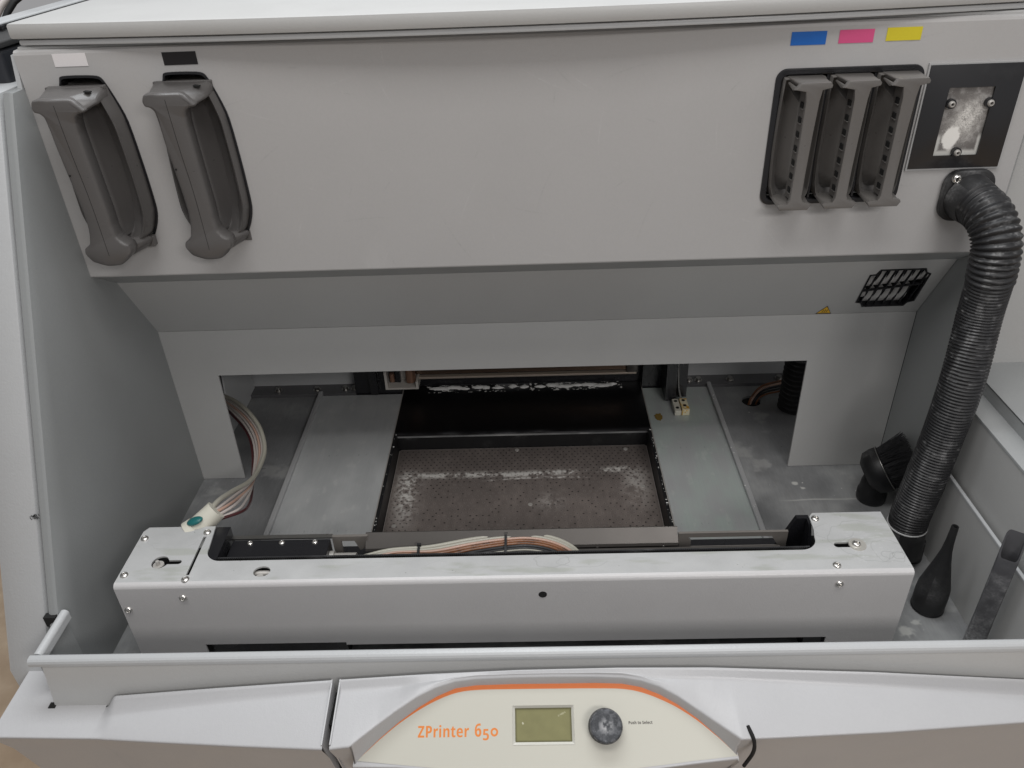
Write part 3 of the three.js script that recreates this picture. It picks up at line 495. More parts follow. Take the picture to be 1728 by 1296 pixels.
// --- control panel: print on a sloping cream plate, display, knob
{
  const W = 2048, H = 512, ux = (x) => (x + 180) / 360 * W, vy = (y) => (10 - y) / 90 * H;
  const cv = document.createElement('canvas'); cv.width = W; cv.height = H; const c = cv.getContext('2d');
  c.fillStyle = '#bbb9ae'; c.fillRect(0, 0, W, H);
  const oo = [[-164, -60.5], [-143.8, -41.5], [-128, -28.9], [-109.7, -16.2], [-93.5, -7.3], [-77, -0.9], [-58.1, 1.5], [-25, 2.1], [12.7, 2], [50.3, 2], [73.7, 1], [89.9, -2.1], [105.7, -8.2], [121.2, -16.7], [138.4, -29.1], [155.1, -44.1], [170, -59.5]];
  const oi = [[-143.7, -42.8], [-128, -30.8], [-109.6, -19.2], [-93.4, -11.2], [-77, -5.5], [-58.1, -3.1], [-25.1, -2.8], [12.5, -2.9], [50, -3.2], [73.4, -4], [89.5, -6.9], [105.4, -12.6], [120.9, -20.1], [138.2, -31.4], [155, -45.1]];
  const spline = (P) => new THREE.CatmullRomCurve3(P.map(([x, y]) => new THREE.Vector3(x, y, 0)), false, 'catmullrom', 0.5).getPoints(120);
  c.fillStyle = '#cb6a2c'; c.beginPath(); spline(oo).forEach((p, i) => { const q = p; i ? c.lineTo(ux(q.x), vy(q.y + (q.y > -3 ? 4 : 0))) : c.moveTo(ux(q.x), vy(q.y)); });
  spline(oi).reverse().forEach((p) => c.lineTo(ux(p.x), vy(p.y))); c.closePath(); c.fill();
  const put = (s, x, y, font, w, col, sy = 1) => { c.save(); c.fillStyle = col; c.font = font; const m = c.measureText(s).width; c.translate(ux(x), vy(y)); c.scale(w / 360 * W / m, sy); c.fillText(s, 0, 0); c.restore(); };
  const F = (px) => `bold ${px}px sans-serif`, OR = '#d67c36';
  put('ZPrinter', -110.3, -41.7, F(76), 46, OR); put('6', -59.8, -41.7, F(84), 6.6, OR, 1.0); put('5', -52.6, -44.6, F(72), 6.3, OR, 1.0); 
  c.lineWidth = 9.5; c.strokeStyle = OR; c.beginPath(); c.ellipse(ux(-42.0), vy(-38.2), 14.5, 15.5, 0, 0, 7); c.stroke();
  put('Push to Select', 76.8, -33.2, `bold 20px sans-serif`, 21.4, '#15120f');
  const tx = new THREE.CanvasTexture(cv); tx.colorSpace = THREE.SRGBColorSpace;
  // plate outline: the arch at the top, a bowed lower edge
  const bottom = [[169.5, -59.8], [135, -62.9], [96.3, -67], [50, -71.5], [5, -73.5], [-45, -71.5], [-89.8, -66.8], [-126.6, -63.4]];
  const outline = [...spline(oo).map((p) => [p.x / 1000, (p.y + 0.6) / 1000]), ...mm(bottom)];
  const hole = mm([[-25.6, -16.7], [28.9, -16.7], [28.9, -48.9], [-25.6, -48.9]]);
  const place = (g) => g.rotateX(PA - Math.PI / 2).translate(0, PO[0], PO[1]);
  // local: u = x, v up the slope; the plate's normal is +z before turning
  const g = extr(path(outline.slice().reverse(), [hole]), 0.003).translate(0, 0, -0.003);
  const cp = part('control_panel', place(planarUV(g, 'x', -0.18, 0.18, 'y', -0.08, 0.01)), phys({ map: tx, roughness: 0.42, bumpMap: peel, bumpScale: 0.00004 }), printer, true);
  const bw = [[-0.1665, -0.0625], ...mm(bottom).reverse(), [0.1705, -0.0615]].map(([u, v]) => [u, PO[0] + v * Math.sin(PA), PO[1] - v * Math.cos(PA)]);
  part('panel_skirt', grid(bw.map(([x, y, z]) => [[x, y + 0.001, z - 0.004], [x, y - 0.0008, z + 0.0012], [x, y - 0.003, z + 0.002], [x, y - 0.12, z - 0.05]])), M.plastic, printer);
  const fr = (a) => mm([[-25.6 + a, -16.7 - a], [28.9 - a, -16.7 - a], [28.9 - a, -48.9 + a], [-25.6 + a, -48.9 + a]]);
  const bez = []; { const o = fr(0), i2 = fr(2.1); for (let k = 0; k < 4; k++) { const a = o[k], b = o[(k + 1) % 4], d = i2[(k + 1) % 4], e = i2[k]; bez.push(grid([[[a[0], a[1], 0.0004], [b[0], b[1], 0.0004]], [[e[0], e[1], -0.0026], [d[0], d[1], -0.0026]]]).toNonIndexed()); } }
  for (const b of bez) b.computeVertexNormals();
  part('display_frame', place(merge(bez)), phys({ color: lin(0.68, 0.67, 0.62), roughness: 0.4, side: THREE.DoubleSide, map: paintMap }), cp);
  const lcd = dataTex(256, 160, (u, v) => { let s = [0.49, 0.48, 0.34]; const a = fbm(u * 5, v * 3, 4), e = Math.min(u, 1 - u, (1 - v) * 0.6, v * 0.6); s = s.map((k) => k * (0.94 + 0.12 * a)); s = s.map((k) => k * mix(0.72, 1, smooth(0, 0.05, e))); const l1 = Math.hypot((u - 0.14) * 1.6, (v - 0.56) / 1.6), l2 = Math.abs((v - 0.82) - (u - 0.84) * 0.8); if (l1 < 0.028 && vnoise(u * 40, v * 30) > 0.2) s = mix3(s, [0.80, 0.79, 0.72], 0.7); if (l2 < 0.03 && u > 0.76 && u < 0.9 && vnoise(u * 50, v * 40) > 0.35) s = mix3(s, [0.70, 0.69, 0.6], 0.55); return s; });
  part('display', place(planarUV(box(-0.0236, 0.0269, -0.0469, -0.0187, -0.006, -0.0026), 'x', -0.0236, 0.0269, 'y', -0.0469, -0.0187)), phys({ map: lcd, roughness: 0.6, specularIntensity: 0.4 }), cp, true);
  const kn = dataTex(256, 256, (u, v) => { const d = Math.hypot(u - 0.5, v - 0.5) * 2, n = fbm(u * 9, v * 9, 6); let s = mix3([0.20, 0.21, 0.225], [0.34, 0.345, 0.36], smooth(0.35, 0.75, n)); s = mix3(s, [0.66, 0.66, 0.66], smooth(0.62, 0.05, d) * smooth(0.22, 0.6, n)); s = mix3(s, [0.45, 0.45, 0.46], 0.8 * smooth(0.05, 0, Math.abs(d - 0.93)) * smooth(0.35, 0.6, fbm(u * 20, v * 20, 3))); if (vnoise(u * 90, v * 90) > 0.86) s = mix3(s, [0.55, 0.55, 0.56], 0.6); return s; });
  const prof = [[0, 0.0135], [0.009, 0.0137], [0.0118, 0.0142], [0.0132, 0.0140], [0.0141, 0.0128], [0.0146, 0.010], [0.0150, 0.0015], [0.0150, 0]].map(([a, b]) => new THREE.Vector2(a, b));
  const kg = new THREE.LatheGeometry(prof, 64).rotateX(Math.PI / 2);
  const kx = 0.0562, ky = -0.0345; planarUV(kg, 'x', -0.0148, 0.0148, 'y', -0.0148, 0.0148);
  part('selector_knob', place(planarUV(kg, 'x', -0.0148, 0.0148, 'y', -0.0148, 0.0148).translate(kx, ky, 0)), phys({ map: kn, roughness: 0.65, bumpMap: kn, bumpScale: 0.0005 }), cp, true);
}
// --- gantry across the front of the bed
{
  const T = 0.12, xa = -0.429, xb = 0.3705;
  const fil = (cx, cz, r, a0, a1) => Array.from({ length: 9 }, (_, i) => { const t = mix(a0, a1, i / 8); return [cx + r * Math.cos(t), cz + r * Math.sin(t)]; });
  // top sheet outline (x, z) with the wide notch at the back
  const top = [[xa, -0.566], [xa, -0.640], [xa + 0.004, -0.6465], [-0.3515, -0.6465], [-0.3478, -0.612], ...fil(-0.330, -0.6115, 0.018, Math.PI, Math.PI / 2).map(([x, z]) => [x, z]), ...fil(0.270, -0.6115, 0.018, Math.PI / 2, 0), [0.2905, -0.622], [0.292, -0.6425], [0.2965, -0.6482], [xb - 0.001, -0.6482], [xb, -0.566]];
  const key = (() => { const h = new THREE.Path(); h.absarc(-0.3925, 0.5932, 0.0088, 0.35, Math.PI * 2 - 0.35, false); h.lineTo(-0.373, 0.5902); h.absarc(-0.373, 0.5932, 0.003, -Math.PI / 2, Math.PI / 2, false); h.closePath(); return h; })();
  const slotR = (() => { const h = new THREE.Path(); h.absarc(0.328, 0.5995, 0.0035, -Math.PI / 2, Math.PI / 2, false); h.absarc(0.3075, 0.5995, 0.0035, Math.PI / 2, Math.PI * 1.5, false); h.closePath(); return h; })();
  const topG = sheetXZ(top, T - 0.002, T, [key, slotR, [[-0.3595, -0.6305], [-0.3562, -0.6305], [-0.3555, -0.5745], [-0.3588, -0.5745]], circ(-0.2815, 0.5775, 0.0088, 0.0072)]);
  const fold = Array.from({ length: 9 }, (_, i) => { const t = i / 8 * Math.PI / 2; return [0.115 + 0.005 * Math.cos(t), -0.566 + 0.005 * Math.sin(t)]; });
  const foldG = prismX([[0.118, -0.566], ...fold, [0.115, -0.563]].reverse(), xa, xb);
  const frontG = sheetXY([[xa, 0.115], [xa, 0.003], [-0.356, 0.003], [-0.356, 0.030], [-0.205, 0.030], [-0.205, 0.0262], [0.300, 0.0262], [0.300, 0.006], [xb, 0.006], [xb, 0.115]], -0.563, -0.561);
  const stain = (() => {
    const W = 2048, H = 256, cv = document.createElement('canvas'); cv.width = W; cv.height = H; const c = cv.getContext('2d');
    c.fillStyle = '#ffffff'; c.fillRect(0, 0, W, H);
    const id = c.getImageData(0, 0, W, H); for (let j = 0; j < H; j++) for (let i = 0; i < W; i++) { const n = fbm(i / 60, j / 40, 5), s = 238 + 20 * (n - 0.5) + 8 * (hash(i, j) - 0.5), k = (j * W + i) * 4, d = smooth(0.58, 0.75, fbm(i / 140 + 9, j / 30, 4)) * 14; id.data[k] = s - d; id.data[k + 1] = s - d * 0.9; id.data[k + 2] = s - d * 1.3; id.data[k + 3] = 255; } c.putImageData(id, 0, 0);
    const X = (x) => (x - xa) / (xb - xa) * W, Z = (z) => (z + 0.65) / 0.095 * H;
    const ringS = (x, z, rx, rz, al, k, open = 0) => { c.lineWidth = 1.6; c.strokeStyle = `rgba(150,152,148,${al * 0.5})`; c.beginPath(); for (let i = 0; i <= 60 * (1 - open); i++) { const t = i / 60 * 6.2832, f = 0.72 + 0.55 * fbm(3 + Math.cos(t) * 1.7 + k, 4 + Math.sin(t) * 1.7, 4); const px = X(x + rx * f * Math.cos(t)), pz = Z(z + rz * f * Math.sin(t)); i ? c.lineTo(px, pz) : c.moveTo(px, pz); } c.stroke(); };
    ringS(0.015, -0.585, 0.018, 0.009, 0.6, 1); ringS(0.045, -0.583, 0.024, 0.008, 0.4, 2, 0.3); ringS(0.34, -0.606, 0.038, 0.030, 0.5, 3, 0.15); ringS(0.355, -0.590, 0.016, 0.016, 0.45, 4); ringS(0.353, -0.5845, 0.006, 0.005, 0.6, 5); ringS(0.3635, -0.5835, 0.006, 0.005, 0.7, 6); ringS(0.31, -0.618, 0.02, 0.012, 0.4, 7, 0.3); ringS(-0.39, -0.625, 0.03, 0.012, 0.25, 8, 0.4); ringS(-0.08, -0.58, 0.03, 0.01, 0.2, 9, 0.3);
    c.fillStyle = 'rgba(250,250,250,0.7)'; for (let i = 0; i < 60; i++) { c.fillRect(X(0.31 + 0.05 * rnd()), Z(-0.62 + 0.045 * rnd()), 2 + 9 * rnd(), 2 + 2 * rnd()); }
    c.fillStyle = 'rgba(110,110,106,0.45)'; for (let i = 0; i < 70; i++) { const a = rnd() * W, b = rnd() * H; c.fillRect(a, b, 1 + 2 * rnd(), 1 + 2 * rnd()); }
    const t = new THREE.CanvasTexture(cv); t.colorSpace = THREE.SRGBColorSpace; t.flipY = false; return t;
  })();
  const gm = phys({ color: lin(0.52, 0.525, 0.522), map: stain, roughness: 0.4, roughnessMap: roughMap });
  const gc = part('gantry_top', planarUV(topG, 'x', xa, xb, 'z', -0.65, -0.555), gm, printer, true);
  const gf = part('gantry_front', [foldG, frontG], M.white2 = phys({ color: lin(0.56, 0.55, 0.548), map: paintMap, bumpMap: peel, bumpScale: 0.0001, roughness: 0.4, roughnessMap: roughMap }), printer);
  part('gantry_end', box(xa + 0.0003, xa + 0.002, 0.004, 0.1178, -0.646, -0.5632), M.white2, printer);
  part('gantry_end', box(xb - 0.002, xb - 0.0003, 0.006, 0.1178, -0.648, -0.5632), M.white2, printer);
  const sg = screwGeo(0.0042, 0.0026);
  for (const [x, z] of [[-0.423, -0.6288], [-0.3574, -0.6366], [-0.4228, -0.5756], [-0.357, -0.5681], [0.2969, -0.6388], [0.2974, -0.5708]]) part('screw', sg.clone().translate(x, T, z), M.chrome, gc);
  for (const [x, y] of [[-0.3614, 0.1016], [-0.4225, 0.0853], [0.2994, 0.1046]]) part('screw', sg.clone().rotateX(Math.PI / 2).translate(x, y, -0.561), M.chrome, gf);
  part('bolt_hole', [new THREE.TorusGeometry(0.0036, 0.0007, 8, 24).translate(0.0045, 0.0972, -0.561), new THREE.CircleGeometry(0.0035, 20).translate(0.0045, 0.0972, -0.5607)], M.hole, gf);
  const wr = part('washer', cyl([0.3275, T, -0.5990], [0.3275, T + 0.0011, -0.5990], 0.0088, 0.0085, 32), phys({ color: lin(0.62, 0.6, 0.55), metalness: 0.5, roughness: 0.4, map: paintMap }), gc);
  part('screw', screwGeo(0.0045, 0.003).translate(0.3262, T + 0.001, -0.5990), M.chrome, gc);
  part('spindle', [cyl([-0.3935, 0.095, -0.5905], [-0.3935, 0.1195, -0.5905], 0.0060, 0.0056, 28), cyl([-0.3935, 0.1195, -0.5905], [-0.3935, 0.1245, -0.5905], 0.0021, 0.0018, 16)], M.satin, printer);
  part('hidden_pulley', [cyl([-0.2835, 0.08, -0.574], [-0.2835, 0.1165, -0.574], 0.0042, 0.0038, 20), cyl([-0.30, 0.112, -0.582], [-0.26, 0.112, -0.582], 0.0035, 0.0035, 16)], M.satin, printer);
  // inside of the gantry
  part('gantry_base', [box(xa + 0.003, xb - 0.003, 0.028, 0.034, -0.646, -0.565)], M.black, printer);
  part('gantry_inner', [box(-0.352, -0.336, 0.035, 0.1172, -0.648, -0.598), box(-0.428, -0.35, 0.034, 0.09, -0.645, -0.565)], M.black, printer);
  part('gantry_inner', box(0.293, 0.369, 0.034, 0.09, -0.645, -0.565), M.black, printer);
  part('end_bracket', [sheetXY([[0.2795, 0.1172], [0.2925, 0.1172], [0.2925, 0.035], [0.246, 0.035]].reverse(), -0.6485, -0.643), prismX([[0.035, -0.643], [0.1172, -0.643], [0.1172, -0.635], [0.06, -0.605], [0.035, -0.6]], 0.2895, 0.2925)], M.black, printer);
  const mb = part('motor_box', [box(-0.334, -0.2262, 0.05, 0.1035, -0.641, -0.612, 0.001)], M.black, printer);
  for (const x of [-0.314, -0.279, -0.2425]) part('screw', screwGeo(0.0034, 0.002).translate(x, 0.1035, -0.636), M.chrome, mb);
  part('box_flange', box(-0.336, -0.225, 0.103, 0.105, -0.647, -0.6415), M.steel, mb);
  part('drive_shaft', [cyl([-0.2255, 0.088, -0.626], [-0.197, 0.088, -0.626], 0.0062), cyl([-0.226, 0.088, -0.626], [-0.221, 0.088, -0.626], 0.0085)], M.satin, printer);
  part('frame_plate', sheetXY([[-0.225, 0.060], [-0.225, 0.1045], [-0.186, 0.1045], [-0.188, 0.088], [-0.196, 0.084], [-0.201, 0.098], [-0.216, 0.098], [-0.216, 0.06]], -0.646, -0.6425), M.frame, printer);
  part('rail_cover', [prismX([[0.1035, -0.650], [0.1045, -0.648], [0.0915, -0.636], [0.0905, -0.637]].reverse(), -0.1885, 0.1535), prismX([[0.0915, -0.6368], [0.0925, -0.6355], [0.0895, -0.6345], [0.0885, -0.6362]].reverse(), -0.1885, 0.1535)], M.bronze, printer);
  part('slide_rail', [cyl([0.03, 0.086, -0.630], [0.262, 0.086, -0.630], 0.0042), box(0.035, 0.155, 0.07, 0.089, -0.644, -0.638)], M.bronze, printer);
  for (const x of [0.066, 0.138]) part('rail_screw', screwGeo(0.0022, 0.0016).rotateX(Math.PI / 2).translate(x, 0.0855, -0.638), M.chrome, printer);
  part('frame_plate', sheetXY([[0.154, 0.066], [0.154, 0.1015], [0.272, 0.1015], [0.272, 0.066]], -0.643, -0.640, [[[0.164, 0.0955], [0.255, 0.0955], [0.264, 0.080], [0.168, 0.080], [0.168, 0.0905]].reverse()]), M.frame, printer);
  part('dark_backing', box(0.154, 0.29, 0.036, 0.0655, -0.668, -0.646), M.black, printer); part('dark_backing', box(-0.226, -0.187, 0.036, 0.0655, -0.668, -0.647), M.black, printer);
  // toothed belt along the front of the notch
  const teeth = [box(-0.338, 0.281, 0.1065, 0.1160, -0.6030, -0.6016)]; for (let i = 0; i < 280; i++) { const x = -0.337 + i * 0.0022; teeth.push(box(x, x + 0.0012, 0.1065, 0.1162, -0.6017, -0.6004)); }
  part('toothed_belt', teeth, M.rubber, printer);
  // ribbon of fluid tubes that feeds the print head
  const outer = [[-191, -617], [-161, -627], [-117, -631], [-74, -641], [-37, -647], [-8, -648], [18, -641], [37, -628], [45, -616], [48, -604]];
  const ribbon = [[M.tubeClear, 0, 0.0022], [M.tubeClear, 3.6, 0.0018], [M.tubePink, 6.6, 0.0016], [M.tubeBrown, 9.8, 0.0022], [M.tubeBrown, 13.4, 0.0018], [M.rubber, 17, 0.0019], [M.rubber, 20.5, 0.0015], [M.tubeClear, 23, 0.0012], [M.rubber, 25.5, 0.0016], [M.tubeClear, 28, 0.0012], [M.rubber, 30.5, 0.0016]];
  ribbon.forEach(([m, off, r], i) => part('fluid_tube', tube(outer.map(([x, z], k) => [(x * (1 - off / 160) - off * 0.03) / 1000, 0.1 - r - off * 0.00012, (z + off * (k < 2 ? 0.55 : 1)) / 1000]), r, 80, 10), m, printer));
  for (const [x, z] of [[-0.034, -0.6475], [-0.128, -0.6315]]) part('cable_tie', [box(x - 0.0013, x + 0.0013, 0.0985, 0.1012, z - 0.0005, z + 0.034), box(x - 0.0022, x + 0.0022, 0.0985, 0.1025, z - 0.001, z + 0.002)], M.rubber, printer);
  // under the beam: feet and the dark carriage
  part('carriage_foot', box(-0.352, -0.206, 0.0006, 0.0255, -0.60, -0.567), M.black, printer); part('carriage_foot', box(0.279, 0.299, 0.0006, 0.026, -0.60, -0.566), M.black, printer);
}
// --- bundle of tubes that runs from the bay to the gantry
{
  const out = mm([[-459, 74, -980], [-430, 82, -950], [-402, 83, -920], [-379, 76, -890], [-367, 66, -860], [-362, 67, -820], [-357, 82, -770], [-359, 106, -720], [-360, 124, -682], [-362, 128, -664]]);
  const inn = mm([[-462, 54, -980], [-440, 60, -950], [-415, 58, -920], [-397, 55, -890], [-386, 52, -860], [-375, 52, -820], [-358, 68, -770], [-343, 88, -722], [-336, 109, -682], [-351, 116, -662]]);
  const ms = [M.tubeClear, M.tubeWhite, M.tubePink, M.tubeWhite, M.tubeWhite, M.tubeMaroon];
  for (let i = 0; i < 6; i++) { const t = i / 5; part('harness_tube', tube(out.map((p, k) => { const q = inn[k]; return [mix(p[0], q[0], t), mix(p[1], q[1], t) + 0.0012 * Math.sin(i * 2 + k * 1.1), mix(p[2], q[2], t)]; }), i ? 0.0018 : 0.0030, 70, 10), ms[i], printer); }
  const col = part('harness_collar', [cyl([-0.3765, 0.112, -0.651], [-0.3555, 0.1265, -0.666], 0.0128, 0.0118, 40), cyl([-0.382, 0.109, -0.648], [-0.3755, 0.113, -0.652], 0.0150, 0.0138, 40)], M.cream, printer);
  part('release_clip', new THREE.SphereGeometry(1, 24, 16).scale(0.0096, 0.0036, 0.0062).rotateZ(0.3).translate(-0.3735, 0.1268, -0.648), M.teal, col);
}
// --- ink cartridges
function shell(rings, outlineFn, depthRows) { return toCreasedNormals(grid(depthRows.map(([k, z]) => { const o = outlineFn(k); return [...o, o[0]].map(([x, y]) => [x, y, z]); })), 1.0); }
function bigCartridge(label, x, y, out = 0) {
  const t = thing('binder_cartridge', label, 'cartridge', 'large cartridges with arched handles', [x, y, ZP + out]);
  part('cartridge_body', shell(0, bodyLens, [[0.97, -0.05], [0.97, 0.000], [0.955, 0.0055], [0.925, 0.0095], [0.895, 0.0112], [0.87, 0.0108], [0.83, 0.0078], [0.77, 0.0025], [0.68, -0.003], [0.56, -0.007], [0.4, -0.0095], [0.2, -0.0105], [0.01, -0.0105]]), M.handle, t);
  part('top_plate', box(-0.031, 0.0242, 0.0725, 0.0755, -0.004, 0.003, 0.0008), M.handle, t);
  part('catch', box(0.021, 0.0285, -0.0845, -0.0735, -0.006, 0.0012, 0.0008), M.handle, t);
  const face = [[-26, 71], [2, 71.3], [7, 69.5], [15.5, 61.5], [14.5, 58.5], [9, 57.5], [5.5, 54], [4.2, 44], [4.6, 26], [5.4, 6], [6.3, -16], [7.2, -37], [7.2, -54], [9, -62], [12, -65.5], [17.5, -70], [18.5, -76], [13, -84.5], [4, -90.5], [-10, -91.3], [-23, -86.5], [-28.5, -78], [-27.5, -72.5], [-24, -70], [-20.5, -66], [-17.5, -54], [-16.6, -40], [-17.6, -20], [-19.6, 5], [-21, 24], [-22, 46], [-23, 55], [-26, 58.5], [-30.5, 60], [-31.8, 64], [-30, 69]];
  const g = part('grip', extr(path(new THREE.CatmullRomCurve3(face.map(([x, y]) => new THREE.Vector3(x, y, 0)), true, 'catmullrom', 0.3).getPoints(180).slice(0, 180).map((p) => [p.x / 1000, p.y / 1000])), 0.0185, 0.0028, 5).translate(0, 0, 0.0155), M.handle, t);
  const bl = [[-70, -20], [-56, -17.5], [-40, -16.6], [-20, -17.6], [5, -19.6], [24, -21], [46, -22], [62, -23]], br = [[-70, 7.5], [-54, 7.2], [-37, 7.2], [-16, 6.3], [6, 5.4], [26, 4.6], [44, 4.2], [62, 4.5]];
  const wr = []; for (let i = 0; i <= 40; i++) { const yy = mix(-68, 62, i / 40), L = interp(bl, yy), Rr = interp(br, yy), f = 1 - 0.5 * Math.abs(yy) / 70; wr.push([[L - 10 * f, -11], [L - 6 * f, -8.5], [L - 2.5 * f, -2], [L + 0.3, 9], [L + 1.4, 21], [Rr - 1.4, 21], [Rr - 0.2, 9], [Rr + 3 * f, -2], [Rr + 7 * f, -8.5], [Rr + 11 * f, -11]].map(([x, z]) => [x / 1000, yy / 1000, z / 1000])); }
  part('grip_web', grid(wr), M.handle, t);
  part('grip_seam', tube(mm([[-10, 66, 33.9], [-8, 20, 34.0], [-5.5, -20, 34.0], [-4.5, -80, 33.9]]), 0.00025, 20, 6), M.hole, g);
  part('pin_hole', cyl([-0.0165, 0.002, 0.034], [-0.0165, 0.002, 0.0347], 0.0009, 0.0009, 10), M.hole, g);
  const hd = part('upper_head', hull(mm([[-24.5, 68.3, 28], [1, 68.6, 28], [12.5, 61, 27], [3, 60, 27], [-20, 61, 27], [-28, 64, 27], [20, 64.5, 17], [-28, 73.2, 0], [21.5, 72.7, 0], [22, 66, 0], [-28, 65, 0]]), 0.0025), M.handle, t);
  part('vent_hole', box(0.0095, 0.0150, 0.0712, 0.0722, 0.0165, 0.0215).rotateZ(-0.12).translate(-0.006, 0.0035, -0.004), M.hole, hd);
  part('lower_head', hull(mm([[-25, -77, 20], [-20, -84, 20], [-8, -87.5, 20], [3, -86.8, 20], [10, -81, 18], [13, -75.5, 17], [8, -70, 18], [-18, -70, 20], [25, -75, 3], [23, -80, 0], [10, -83.5, 0], [-20, -78, 0], [-24, -74, 0]]), 0.0028), M.handle, t);
  return t;
}
bigCartridge('dark grey arched cartridge handle under the white label, leftmost on the panel', ...SLOT[0], 0.009);
bigCartridge('dark grey arched cartridge handle under the black label', ...SLOT[1]);
const smallOut = [[-17, 56], [16, 56], [19, 53], [19.5, 20], [19, -50], [16, -60], [10, -64], [-10, -64], [-17, -58], [-20.5, -44], [-22, -15], [-21.5, 20], [-20, 53]];
const smallLens = (k, n = 64) => { const c = new THREE.CatmullRomCurve3(smallOut.map(([x, y]) => new THREE.Vector3((x + 1) * k / 1000 - 0.001, (y + 4) * (0.55 + 0.45 * k) / 1000 - 0.004, 0)), true, 'catmullrom', 0.3); return c.getPoints(n).slice(0, n).map((p) => [p.x, p.y]); };
function smallCartridge(label, i) {
  const t = thing('ink_cartridge', label, 'cartridge', 'three slim cartridges in one black bay', [0.2592 + 0.0432 * i, 0.487 + 0.0006 * i, ZP]);
  part('cartridge_body', shell(0, smallLens, [[0.99, -0.012], [0.99, 0.002], [0.975, 0.0055], [0.95, 0.0068], [0.92, 0.006], [0.87, 0.001], [0.78, -0.005], [0.62, -0.006], [0.42, 0.000], [0.25, 0.009], [0.12, 0.014], [0.01, 0.015]]), M.handleSmall, t);
  const face = mm([[-16.5, 50], [-12, 56], [15, 56], [17, 53.5], [16.5, 51], [8.5, 49.2], [7.2, 40], [6.0, 10], [5.2, -25], [5, -50], [7, -55], [14.5, -57], [15.5, -59], [12.5, -63.5], [-14, -63.5], [-17, -59], [-15, -57.2], [-8, -57], [-5.6, -52], [-5.4, -25], [-5.2, 10], [-5.2, 40], [-6.5, 48]]);
  const g = part('grip', extr(path(face.slice().reverse()), 0.0055, 0.0013, 2).translate(0, 0, 0.0245), M.handleSmall, t);
  part('grip_web', [extr(path(mm([[-4.6, 49], [5.2, 49], [3.6, -54], [-4.8, -54]]).reverse()), 0.016).translate(0, 0, 0.009)], M.handleSmall, t);
  part('upper_hood', [hull(mm([[-11, 54.4, 26], [14.5, 54.4, 26], [-15.5, 55.5, 1], [15.5, 55.5, 1], [14.5, 52, 26], [15.5, 52, 1], [-10, 52.8, 26], [-14.5, 53, 1]]), 0.0012), hull(mm([[-13.5, 50.3, 25], [-16, 51.8, 8], [-15, 48.5, 20]]), 0.001)], M.handleSmall, t);
  part('lower_hood', hull(mm([[-14, -61.5, 26], [11.5, -61.5, 26], [-16, -58, 1], [15.5, -58, 1], [-13, -58.5, 26], [13, -58.5, 26], [-14, -60, 3], [10, -60, 3]]), 0.0013), M.handleSmall, t);
  for (let k = 0; k < 7; k++) part('slot', box(-0.0058, -0.0044, 0.0345 - k * 0.0133 - 0.0024, 0.0345 - k * 0.0133 + 0.0026, 0.0165, 0.0232), M.hole, g);
  for (let k = 0; k < 7; k++) part('slot_lip', box(-0.0062, -0.0044, 0.0345 - k * 0.0133 - 0.0034, 0.0345 - k * 0.0133 - 0.0024, 0.0165, 0.0245, 0.0003), M.handleSmall, g);
  return t;
}
smallCartridge('slim grey cartridge grip under the blue label', 0);
smallCartridge('slim grey cartridge grip under the pink label', 1);
smallCartridge('slim grey cartridge grip under the yellow label', 2);

// --- vacuum hose and its tools
{
  const h = thing('vacuum_hose', 'black ribbed vacuum hose running from the panel flange to the tray', 'hose', null, [0, 0, 0]);
  const F = [0.4365, 0.4235];
  part('hose_flange', [extr(path([...rrect(F[0] - 0.0255, F[0] + 0.0235, F[1] - 0.0245, F[1] + 0.0275, 0.015, 8)]), 0.008, 0.002, 3).translate(0, 0, ZP + 0.0004), cyl([F[0] + 0.0005, F[1], ZP + 0.006], [F[0] + 0.003, F[1] - 0.002, ZP + 0.024], 0.0242, 0.0225, 48)], M.rubber, h);
  part('flange_screw', screwGeo(0.0048, 0.004).rotateX(Math.PI / 2).translate(F[0] - 0.0165, F[1] + 0.0195, ZP + 0.008), M.chrome, h);
  const P = [[0.4385, 0.4225, -0.757], [0.4425, 0.417, -0.735], [0.4468, 0.399, -0.719], [0.4485, 0.374, -0.714], [0.4515, 0.32, -0.716], [0.4475, 0.252, -0.704], [0.4435, 0.17, -0.702], [0.438, 0.11, -0.700], [0.4335, 0.066, -0.6985], [0.4333, 0.050, -0.6975]];
  const saw = (s, p) => { const f = (s / p) % 1; return Math.pow(Math.abs(Math.sin(Math.PI * f)), 0.6); };
  const phase = (s) => s < 0.09 ? s / 0.0056 : 0.09 / 0.0056 + (s - 0.09) / 0.0037;
  part('ribbed_tube', tube(P, (t, s) => 0.0201 + (s < 0.09 ? 0.0022 : 0.0013 + 0.0002 * Math.sin(s * 41)) * Math.pow(Math.abs(Math.sin(Math.PI * phase(s))), s < 0.09 ? 1.6 : 1.3) , 1300, 40), M.hose, h);
  part('cuff_ring', tube(P.slice(-2).map((p) => p), 0.0001, 2, 6), M.rubber, h).visible = true;
  part('hose_cuff', [cyl([0.4328, 0.056, -0.6978], [0.4375, 0.012, -0.6955], 0.0212, 0.0195, 40), cyl([0.4495, 0.0005, -0.699], [0.4485, 0.028, -0.6985], 0.0125, 0.012, 28)], M.rubber, h);
  part('cuff_band', new THREE.TorusGeometry(0.0212, 0.0011, 8, 48).rotateX(Math.PI / 2).translate(0.4328, 0.0545, -0.6978), phys({ color: lin(0.45), roughness: 0.5, map: paintMap }), h);
}
